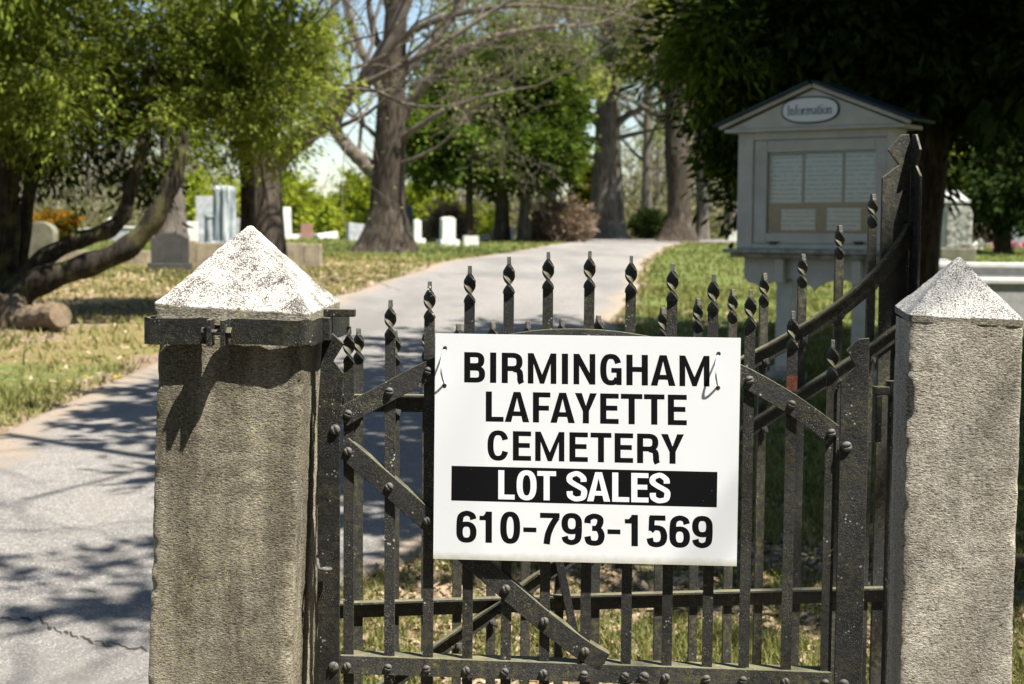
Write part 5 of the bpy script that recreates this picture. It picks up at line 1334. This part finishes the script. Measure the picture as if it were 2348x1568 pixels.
# ------------------------------------------------------------------ gravestones
def gbase(px, D): 
    p = at(px, 550, D); return p.x, D, zg(p.x, D)
def stone(name, label, px, py_top, wpx, D, shape, mat, depth=.14, rot=0, base=None, cat='gravestone', group=None, tilt=0, profile=None, hb=None):
    x, y, z = gbase(px, D); s_ = D / FPX; w_ = wpx * s_
    top = at(px, py_top, D).z - z
    e = empty(name, (x, y, z), math.radians(rot)); tag(e, label, cat, group)
    b0 = 0.0
    if base:
        bw, bh = base[0] * s_, base[1] * s_
        a = Acc(); a.box(-bw / 2, bw / 2, -depth * .9, depth * .9, -.12, bh); a.build('base', mat, e, .015); b0 = bh + .001
    a = Acc()
    if shape == 'round':
        P = [(-w_ / 2, b0 - (.1 if not base else 0)), (w_ / 2, b0 - (.1 if not base else 0))] + [(w_ / 2 * math.cos(t), top - w_ * .32 + w_ * .32 * math.sin(t)) for t in np.linspace(0, math.pi, 13)]
    elif shape == 'shoulder':
        P = [(-w_ / 2, b0 - .1 * (not base)), (w_ / 2, b0 - .1 * (not base)), (w_ / 2, top - w_ * .16), (w_ * .44, top - w_ * .13)] + [(w_ * .40 * math.cos(t), top - w_ * .12 + w_ * .12 * math.sin(t)) for t in np.linspace(0, math.pi, 9)] + [(-w_ * .44, top - w_ * .13), (-w_ / 2, top - w_ * .16)]
    else:
        P = [(-w_ / 2, b0 - .1 * (not base)), (w_ / 2, b0 - .1 * (not base)), (w_ / 2 * (profile or 1), top), (-w_ / 2 * (profile or 1), top)]
    a.prism(P, -depth / 2, depth / 2); o = a.build('tablet', mat, e, .012)
    if tilt: o.rotation_euler = (0, math.radians(tilt), 0)
    return e
stone('headstone', 'rounded mossy olive headstone at the left beside the orange tipped bush', 93, 508, 76, 31, 'round', M['grave_olive'], .22, -12)
stone('headstone', 'dark shaded headstone in front of the low tan wall by the left pillar', 390, 533, 84, 29.5, 'shoulder', M['grave_dark'], .2, 6, base=(98, 16))
stone('headstone', 'small square white marker on the wall left of the streaked monument', 438, 508, 30, 49, 'flat', M['grave_white'], .2, 22)
stone('headstone', 'rough grey block headstone left of the streaked column monument', 470, 450, 42, 50, 'flat', M['grave_grey'], .45, 12, base=(58, 26))
stone('headstone', 'tall white marble tablet right of the forked tree', 652, 475, 32, 58, 'flat', M['grave_white'], .2, 22, base=(60, 12), profile=.86)
stone('headstone', 'small pink granite headstone beside the tall white tablet', 703, 514, 26, 64, 'flat', M['grave_pink'], .2, 0, base=(34, 8))
stone('headstone', 'low white slanted marker left of the big flared trunk', 748, 534, 50, 60, 'flat', M['grave_white'], .5, 30, tilt=-8)
stone('headstone', 'leaning pale grey headstone close to the big flared trunk', 812, 512, 34, 56, 'flat', M['grave_grey'], .3, 24, tilt=6, profile=1.15)
stone('headstone', 'narrow pale headstone right of the blue black monument', 956, 503, 17, 54, 'round', M['grave_white'], .2, 20, base=(34, 12))
stone('headstone', 'pale upright headstone on stepped foot left of the arborvitae trunks', 1026, 497, 31, 50, 'shoulder', M['grave_white'], .35, 18, base=(44, 14))
stone('flat_marker', 'low rounded white marker on the grass by the dark slim trunk', 1079, 541, 34, 50, 'flat', M['grave_white'], .3, 10)
stone('headstone', 'pale headstone behind the dark slim arborvitae trunk', 1165, 520, 26, 66, 'flat', M['grave_white'], .3, 0)
stone('flat_marker', 'small pale block among the arborvitae trunks', 1112, 538, 20, 60, 'flat', M['grave_white'], .3, 0)
stone('headstone', 'tiny white headstone by the cross lane left of the kiosk', 1680, 530, 22, 68, 'flat', M['grave_white'], .3, 0)
stone('headstone', 'arched white headstone just left of the right pillar cap', 2160, 594, 52, 19, 'round', M['granite_top'], .14, 0)
stone('headstone', 'leaning grey granite headstone at the far right edge', 2335, 500, 72, 55, 'flat', M['grave_grey'], .25, -6, profile=.86)
for k_, (px, py, wd, D_, sh, mt_, lab) in enumerate([
    (360, 522, 18, 52, 'flat', 'grave_grey', 'small grey stone between the cedar stem and grey background trunk'), (425, 515, 14, 56, 'round', 'grave_grey', 'tiny grey rounded stone left of the square white marker'),
    (545, 500, 16, 55, 'shoulder', 'grave_grey', 'narrow grey stone between the clustered columns and forked maple'), (680, 536, 14, 62, 'flat', 'grave_grey', 'low grey block between the tall tablet and pink stone'),
    (770, 540, 24, 64, 'flat', 'grave_white', 'thin white slab beside the slanted marker'), (1050, 528, 12, 66, 'round', 'grave_grey', 'small grey rounded stone right of the stepped pale headstone'),
    (1135, 527, 14, 70, 'flat', 'grave_slate', 'dark low stone in the shade of the arborvitae'), (1345, 533, 12, 72, 'flat', 'grave_white', 'tiny pale stone right of the round brown bush')]):
    stone('headstone', lab, px, py, wd, D_, sh, M[mt_], .22, 15 - 7 * (k_ % 4), tilt=(k_ % 3 - 1) * 3)
# blue-black column monument
x, y, z = gbase(934, 61); s_ = 61 / FPX
mo = empty('column_monument', (x, y, z)); tag(mo, 'blue black round topped column monument on steps beside the big trunk', 'monument')
a = Acc(); a.box(-22 * s_, 22 * s_, -.3, .3, -.1, 10 * s_); a.box(-17 * s_, 17 * s_, -.24, .24, 10.01 * s_, 22 * s_); a.build('base', M['grave_slate'], mo, .02)
h_ = at(934, 470, 61).z - z
a = Acc(); a.tube([(0, 0, 22.1 * s_), (0, 0, 30 * s_), (0, 0, 33 * s_), (0, 0, h_ - 10 * s_), (0, 0, h_ - 3 * s_), (0, 0, h_)], [15.5 * s_, 15 * s_, 12.5 * s_, 11.5 * s_, 8 * s_, 2 * s_], 20); a.build('shaft', M['grave_slate'], mo, smooth=False)
# streaked clustered column
x, y, z = gbase(515, 48); s_ = 48 / FPX
mo = empty('clustered_column_monument', (x, y, z)); tag(mo, 'tall streaked blue and white marble monument of clustered columns', 'monument')
h_ = at(515, 430, 48).z - z
for i, (dx, dy, r_) in enumerate([(-14, -6, 13), (4, -12, 12), (16, -2, 12), (0, 8, 18)]):
    a = Acc(); hh = h_ - (14 if i == 0 else 0) * s_ * 0
    a.tube([(dx * s_, dy * s_, 0.0), (dx * s_, dy * s_, .2), (dx * s_ * .95, dy * s_ * .9, hh - .18), (dx * s_ * .9, dy * s_ * .8, hh - .12), (dx * s_ * .9, dy * s_ * .8, hh - .04), (dx * s_ * .8, dy * s_ * .6, hh)], [r_ * s_ * 1.1, r_ * s_, r_ * s_ * .92, r_ * s_ * 1.05, r_ * s_ * 1.0, r_ * s_ * .6], 14)
    a.build('column', M['streak'], mo, smooth=True)
a = Acc(); a.box(-36 * s_, 36 * s_, -.35, .35, -.1, .14); a.build('base', M['streak'], mo, .02)
x, y, z = gbase(478, 46.5); mo = empty('low_column', (x, y, z)); tag(mo, 'short streaked marble column left of the clustered column monument', 'monument')
h_ = at(478, 492, 46.5).z - z; a = Acc(); a.tube([(0, 0, -.1), (0, 0, .12), (0, 0, .13), (0, 0, h_ - .08), (0, 0, h_ - .07), (0, 0, h_)], [.17, .17, .13, .12, .16, .15], 14); a.build('shaft', M['streak'], mo)
# white ledgers + urn
for i, (px, py, wd, D_, lab) in enumerate([(232, 523, 130, 54, 'long low white ledger slab seen between the cedar stems'), (300, 519, 60, 51, 'short white ledger slab right of the cedar stem')]):
    x, y, z = gbase(px, D_); s_ = D_ / FPX; t_ = at(px, py, D_).z - z
    e = empty('ledger_slab', (x, y, z)); tag(e, lab, 'gravestone')
    a = Acc(); a.box(-wd / 2 * s_, wd / 2 * s_, -.5, .5, -.1, t_ - .07); a.build('base', M['grave_grey'], e, .01)
    a = Acc(); a.box(-wd / 2 * s_ - .03, wd / 2 * s_ + .03, -.53, .53, t_ - .069, t_); a.build('slab', M['grave_white'], e, .01)
x, y, z = gbase(254, 57); s_ = 57 / FPX; t_ = at(254, 499, 57).z - z
e = empty('urn', (x, y, z)); tag(e, 'white carved urn on a pedestal behind the long ledger slab', 'urn')
a = Acc(); a.box(-.16, .16, -.16, .16, -.1, t_ - 26 * s_); a.build('pedestal', M['grave_white'], e, .01)
a = Acc(); a.tube([(0, 0, t_ - 26 * s_), (0, 0, t_ - 20 * s_), (0, 0, t_ - 12 * s_), (0, 0, t_ - 5 * s_), (0, 0, t_)], [.06, .12, .17, .13, .03], 16); a.build('bowl', M['grave_white'], e, smooth=True)
# low tan plot wall made of blocks
wl_ = empty('plot_wall', (*gbase(570, 31)[:2], 0)); tag(wl_, 'low tan stone plot wall behind the left gate pillar', 'wall')
xw0, xw1 = at(398, 600, 31).x, at(737, 600, 31).x; zt_ = at(600, 558, 31).z
xx = xw0; i = 0
while xx < xw1 - .05:
    L = min(R.uniform(.28, .5), xw1 - xx); big = (i % 5 == 0)
    zz = zg(xx, 31); a = Acc(); a.box(xx - wl_.location.x + .004, xx + L - wl_.location.x - .004, -.16 - .03 * big, .16 + .03 * big, zz - .1, zt_ + (.05 if big else 0) + R.uniform(-.01, .01)); a.build('block', M['grave_tan'], wl_, .012)
    xx += L; i += 1
wl2 = empty('plot_wall', (*gbase(215, 31)[:2], 0)); tag(wl2, 'low brown plot wall seen beneath the curving cedar stems', 'wall')
xx, x1_ = at(110, 600, 32).x, at(345, 600, 32).x; zt_ = at(220, 575, 32).z
while xx < x1_ - .05:
    L = min(R.uniform(.4, .6), x1_ - xx); a = Acc(); a.box(xx - wl2.location.x + .004, xx + L - wl2.location.x - .004, .84, 1.16, zg(xx, 32) - .1, zt_ + R.uniform(-.01, .01)); a.build('block', M['grave_tan'], wl2, .012); xx += L
# right-hand capped monuments
x, y, z = gbase(2178, 39.5); s_ = 39.5 / FPX; e = empty('capped_monument', (x, y, z)); tag(e, 'stone monument with pyramid cap right of the dark cedar trunk', 'monument')
h_ = at(2178, 462, 39.5).z - z
a = Acc(); a.box(-27 * s_, 27 * s_, -.27, .27, -.1, .28); a.build('base', M['granite_top'], e, .02)
a = Acc(); a.box(-21 * s_, 21 * s_, -.21, .21, .281, h_ - .04); a.build('die', M['granite_top'], e, .02)
a = Acc(); c_ = 34 * s_; ht = at(2178, 431, 39.5).z - z
a.box(-c_, c_, -c_, c_, h_ - .039, h_ + .03); a.add([(-c_ * .93, -c_ * .93, h_ + .031), (c_ * .93, -c_ * .93, h_ + .031), (c_ * .93, c_ * .93, h_ + .031), (-c_ * .93, c_ * .93, h_ + .031), (-.06, -.06, ht), (.06, -.06, ht), (.06, .06, ht), (-.06, .06, ht)], [(0, 1, 5, 4), (1, 2, 6, 5), (2, 3, 7, 6), (3, 0, 4, 7), (4, 5, 6, 7)]); a.build('cap', M['granite_top'], e, .01)
x, y, z = gbase(2197, 38); s_ = 38 / FPX; e = empty('blocky_monument', (x, y, z), math.radians(-10)); tag(e, 'blocky mottled stone monument on a wide base in front of the capped one', 'monument')
h_ = at(2197, 474, 38).z - z
a = Acc(); a.box(-42 * s_, 36 * s_, -.32, .32, -.1, .34); a.build('base', M['grave_olive'], e, .03)
a = Acc(); P = [(-30 * s_, .341), (27 * s_, .341), (27 * s_, h_ - .16), (20 * s_, h_), (-22 * s_, h_), (-30 * s_, h_ - .12)]; a.prism(P, -.24, .24); a.build('die', M['mottled'], e, .03)
# granite plinth steps
x0_ = at(2155, 600, 17.2); e = empty('granite_plot_steps', (x0_.x, 17.2, 0)); tag(e, 'two long grey granite plinth steps with pale tops running to the right edge', 'plinth')
for (ptop, pb, D_, nm) in ((603, 640, 18.0, 'upper_step'), (640, 745, 17.2, 'lower_step')):
    zt_ = at(2270, ptop, D_).z; zb__ = at(2270, pb, D_).z - (.02 if nm == 'upper_step' else .3)
    a = Acc(); a.box(0, 3.6, D_ - 17.2, D_ - 17.2 + (.5 if nm == 'upper_step' else .79), zb__, zt_ - .055); a.build(nm, M['granite_lt'], e, .01)
    a = Acc(); a.box(-.03, 3.6, D_ - 17.2 - .03, D_ - 17.2 + (.5 if nm == 'upper_step' else .765), zt_ - .054, zt_); a.build(nm + '_coping', M['granite_top'], e, .01)
# flowers by the grey stone
for i, (px, py) in enumerate(((2282, 533), (2330, 538), (2240, 531), (2345, 528))):
    p = at(px, py, 52); a = Acc()
    o = quads('potted_flowers', cloud(np.random.default_rng(i), 160, [(0, 0, 0, .16, .14, .13)], .08, .07, 0, .3, 8, .03), M['pinkfl'] if i != 2 else M['grave_white'])
    o.location = (p.x, p.y, zg(p.x, p.y) + .13); tag(o, ['pink flowers left of the leaning grey headstone', 'pink flowers in front of the leaning grey headstone', 'white flowers beside the russet shrub', 'pink flowers at the very right edge'][i], 'flowers', 'flowers on the far right graves')

# ------------------------------------------------------------------ woods behind (one mass)
rw = random.Random(99); a = Acc()
xs_ = []
for i in range(420):
    D_ = rw.uniform(105, 190); x = rw.uniform(-.42, .42) * D_ * 1.05; z = zg(x, D_)
    frac = x / D_ * FPX + 1173
    H_ = rw.uniform(10, 17) if frac < 480 or frac > 1430 else rw.uniform(5, 8.5)
    if 480 < frac < 850: H_ *= .85
    if 650 < frac < 860: H_ *= .6
    r_ = rw.uniform(.1, .28); a.tube([(x, D_, z - .3), (x + rw.gauss(0, .3), D_, z + H_ * .5), (x + rw.gauss(0, .6), D_, z + H_)], [r_, r_ * .7, .03], 5, False)
    if 640 < frac < 860 or 1290 < frac < 1360: H_ *= .5
    xs_.append((x, D_, z, H_))
    for k in range(9):
        zb2 = z + H_ * rw.uniform(.25, .9); an = rw.uniform(0, 6.28); Lb = rw.uniform(1.5, 3.5)
        a.tube([(x, D_, zb2), (x + math.cos(an) * Lb * .6, D_ + math.sin(an) * Lb * .5, zb2 + Lb * .5), (x + math.cos(an) * Lb, D_ + math.sin(an) * Lb * .6, zb2 + Lb * rw.uniform(.7, 1.2))], [.07, .045, .02], 3, False)
o = a.build('woodland_trunks', M['bark_pale'], smooth=True); tag(o, 'grey brown mass of leafless trunks in the far wood', 'wood', kind='stuff')
T = np.array(xs_); bl = []
for x, y, z, H_ in T: bl.append((x, y, z + H_ * .62, 3.0, 2.0, H_ * .42))
o = quads('woodland_twigs', cloud(rng, 150000, bl, .75, .055, -.3, .0, 10, 1.2), M['lf_wood']); tag(o, 'haze of bare twigs over the far wood', 'wood', kind='stuff')
o = quads('woodland_leaves', cloud(rng, 36000, bl, .30, .22, 0, .0, 10, .9), M['lf_pale']); tag(o, 'thin yellow green spring leaves in the far wood', 'wood', kind='stuff')
# understory hedge-line that closes the horizon
bl = []
for i in range(300):
    D_ = rw.uniform(95, 120); x = rw.uniform(-.46, .46) * D_; bl.append((x, D_, zg(x, D_) + 1.2, 2.6, 1.5, rw.uniform(1.4, 3.0)))
o = quads('undergrowth', cloud(rng, 60000, bl, .5, .16, -.2, .0, 12, .8), M['lf_wood']); tag(o, 'brown scrubby undergrowth along the edge of the far wood', 'scrub', kind='stuff')

# ------------------------------------------------------------------ grass, litter, dandelions
def blades(n_, dmin, dmax, xlo, xhi, h0, keep, seed, w0=.005, pw=1.0):
    rg_ = np.random.default_rng(seed)
    D_ = dmin + (dmax - dmin) * rg_.random(n_) ** pw
    x = xlo + (xhi - xlo) * rg_.random(n_); x = x * np.clip(D_ / 10, .6, 9)
    k = keep(x, D_); x, D_ = x[k], D_[k]
    # tufts
    dens = fbm(x * 1.6, D_ * 1.6, 0, seed, 3); k = dens + rg_.normal(size=len(x)) * .25 > -.05; x, D_ = x[k], D_[k]; m_ = len(x)
    z = gz(x, D_); h_ = h0 * (.4 + 1.1 * rg_.random(m_)) * (1 + .6 * np.clip(fbm(x * 1.1, D_ * 1.1, 4, seed, 2), -.5, 1)); an = rg_.random(m_) * 6.283; ln = rg_.normal(size=(m_, 2)) * .45
    dx, dy = np.cos(an), np.sin(an); w_ = w0 * (D_ / 6) ** .6
    b = np.stack([x, D_, z], 1); s_ = np.stack([dx * w_, dy * w_, 0 * x], 1); tipv = b + np.stack([ln[:, 0] * h_, ln[:, 1] * h_, h_], 1)
    return np.stack([b - s_, b + s_, tipv], 1)
bare = lambda x, D_: offroad(x, D_) & ~((x < -3.2) & (D_ > 12) & (D_ < 26) & (np.sin(x * 913.7 + D_ * 517.3) > -.5))
offroad = lambda x, D_: (x < road_l(D_) - .04) | (x > road_r(D_) + .06)
V = np.concatenate([
    blades(90000, 4.6, 9.0, -1.5, 3.6, .05, lambda x, d: (x > road_r(d) + .02) & (x < 4), 1),
    blades(150000, 9, 24, -5.5, 5.0, .065, bare, 2, .006), blades(90000, 24, 60, -4.2, 4.2, .07, offroad, 3, .008)])
o = quads('grass_blades', V, M['grass'], tri=True); tag(o, 'short spring grass growing beside the lane', 'grass', kind='stuff')
def litter(n_, keep, seed, d0, d1, x0, x1, sz=.03):
    rg_ = np.random.default_rng(seed); D_ = d0 + (d1 - d0) * rg_.random(n_); x = x0 + (x1 - x0) * rg_.random(n_); k = keep(x, D_); x, D_ = x[k], D_[k]; m_ = len(x)
    P = np.stack([x, D_, gz(x, D_) + .006 + .012 * rg_.random(m_)], 1); an = rg_.random(m_) * 6.28
    u_ = np.stack([np.cos(an), np.sin(an), rg_.normal(size=m_) * .35], 1); v_ = np.stack([-np.sin(an), np.cos(an), rg_.normal(size=m_) * .35], 1)
    L = sz * (.4 + rg_.random((m_, 1))); return np.stack([P - u_ * L, P + v_ * L * .55, P + u_ * L, P - v_ * L * .5], 1)
V = np.concatenate([litter(16000, lambda x, d: x > road_r(d) - .12, 5, 4.4, 8.2, -1.4, 2.4, .022), litter(5000, offroad, 6, 8, 19, -6.5, 4, .03), litter(900, lambda x, d: x < road_r(d), 8, 4.6, 14, -3.2, .5, .014), litter(4000, lambda x, d: x < road_l(d) - .1, 7, 18, 34, -7, -1, .05)])
o = quads('leaf_litter', V, M['litter']); tag(o, 'dry brown leaves and twigs scattered on the grass verge', 'leaf litter', kind='stuff')
rg_ = np.random.default_rng(12); V = []
for cxp, cyp, n_, sp in ((215, 895, 7, 30), (270, 884, 3, 6), (820, 595, 16, 60), (360, 600, 5, 20), (1620, 650, 12, 90), (1880, 655, 8, 60)):
    for i in range(n_):
        q = gpt(cxp + rg_.normal() * sp, cyp + rg_.normal() * sp * .25); 
        for t in range(3):
            an = t * 1.05; u_ = np.array((math.cos(an), math.sin(an), 0)) * .02; v_ = np.array((-math.sin(an), math.cos(an), 0)) * .02; p = np.array((q.x, q.y, q.z + .07 + t * .002)); V.append([p - u_, p + v_ * .9, p + u_, p - v_ * .9])
o = quads('dandelion_heads', np.array(V), M['dandelion']); tag(o, 'yellow dandelion heads dotted through the grass', 'dandelions', kind='stuff')
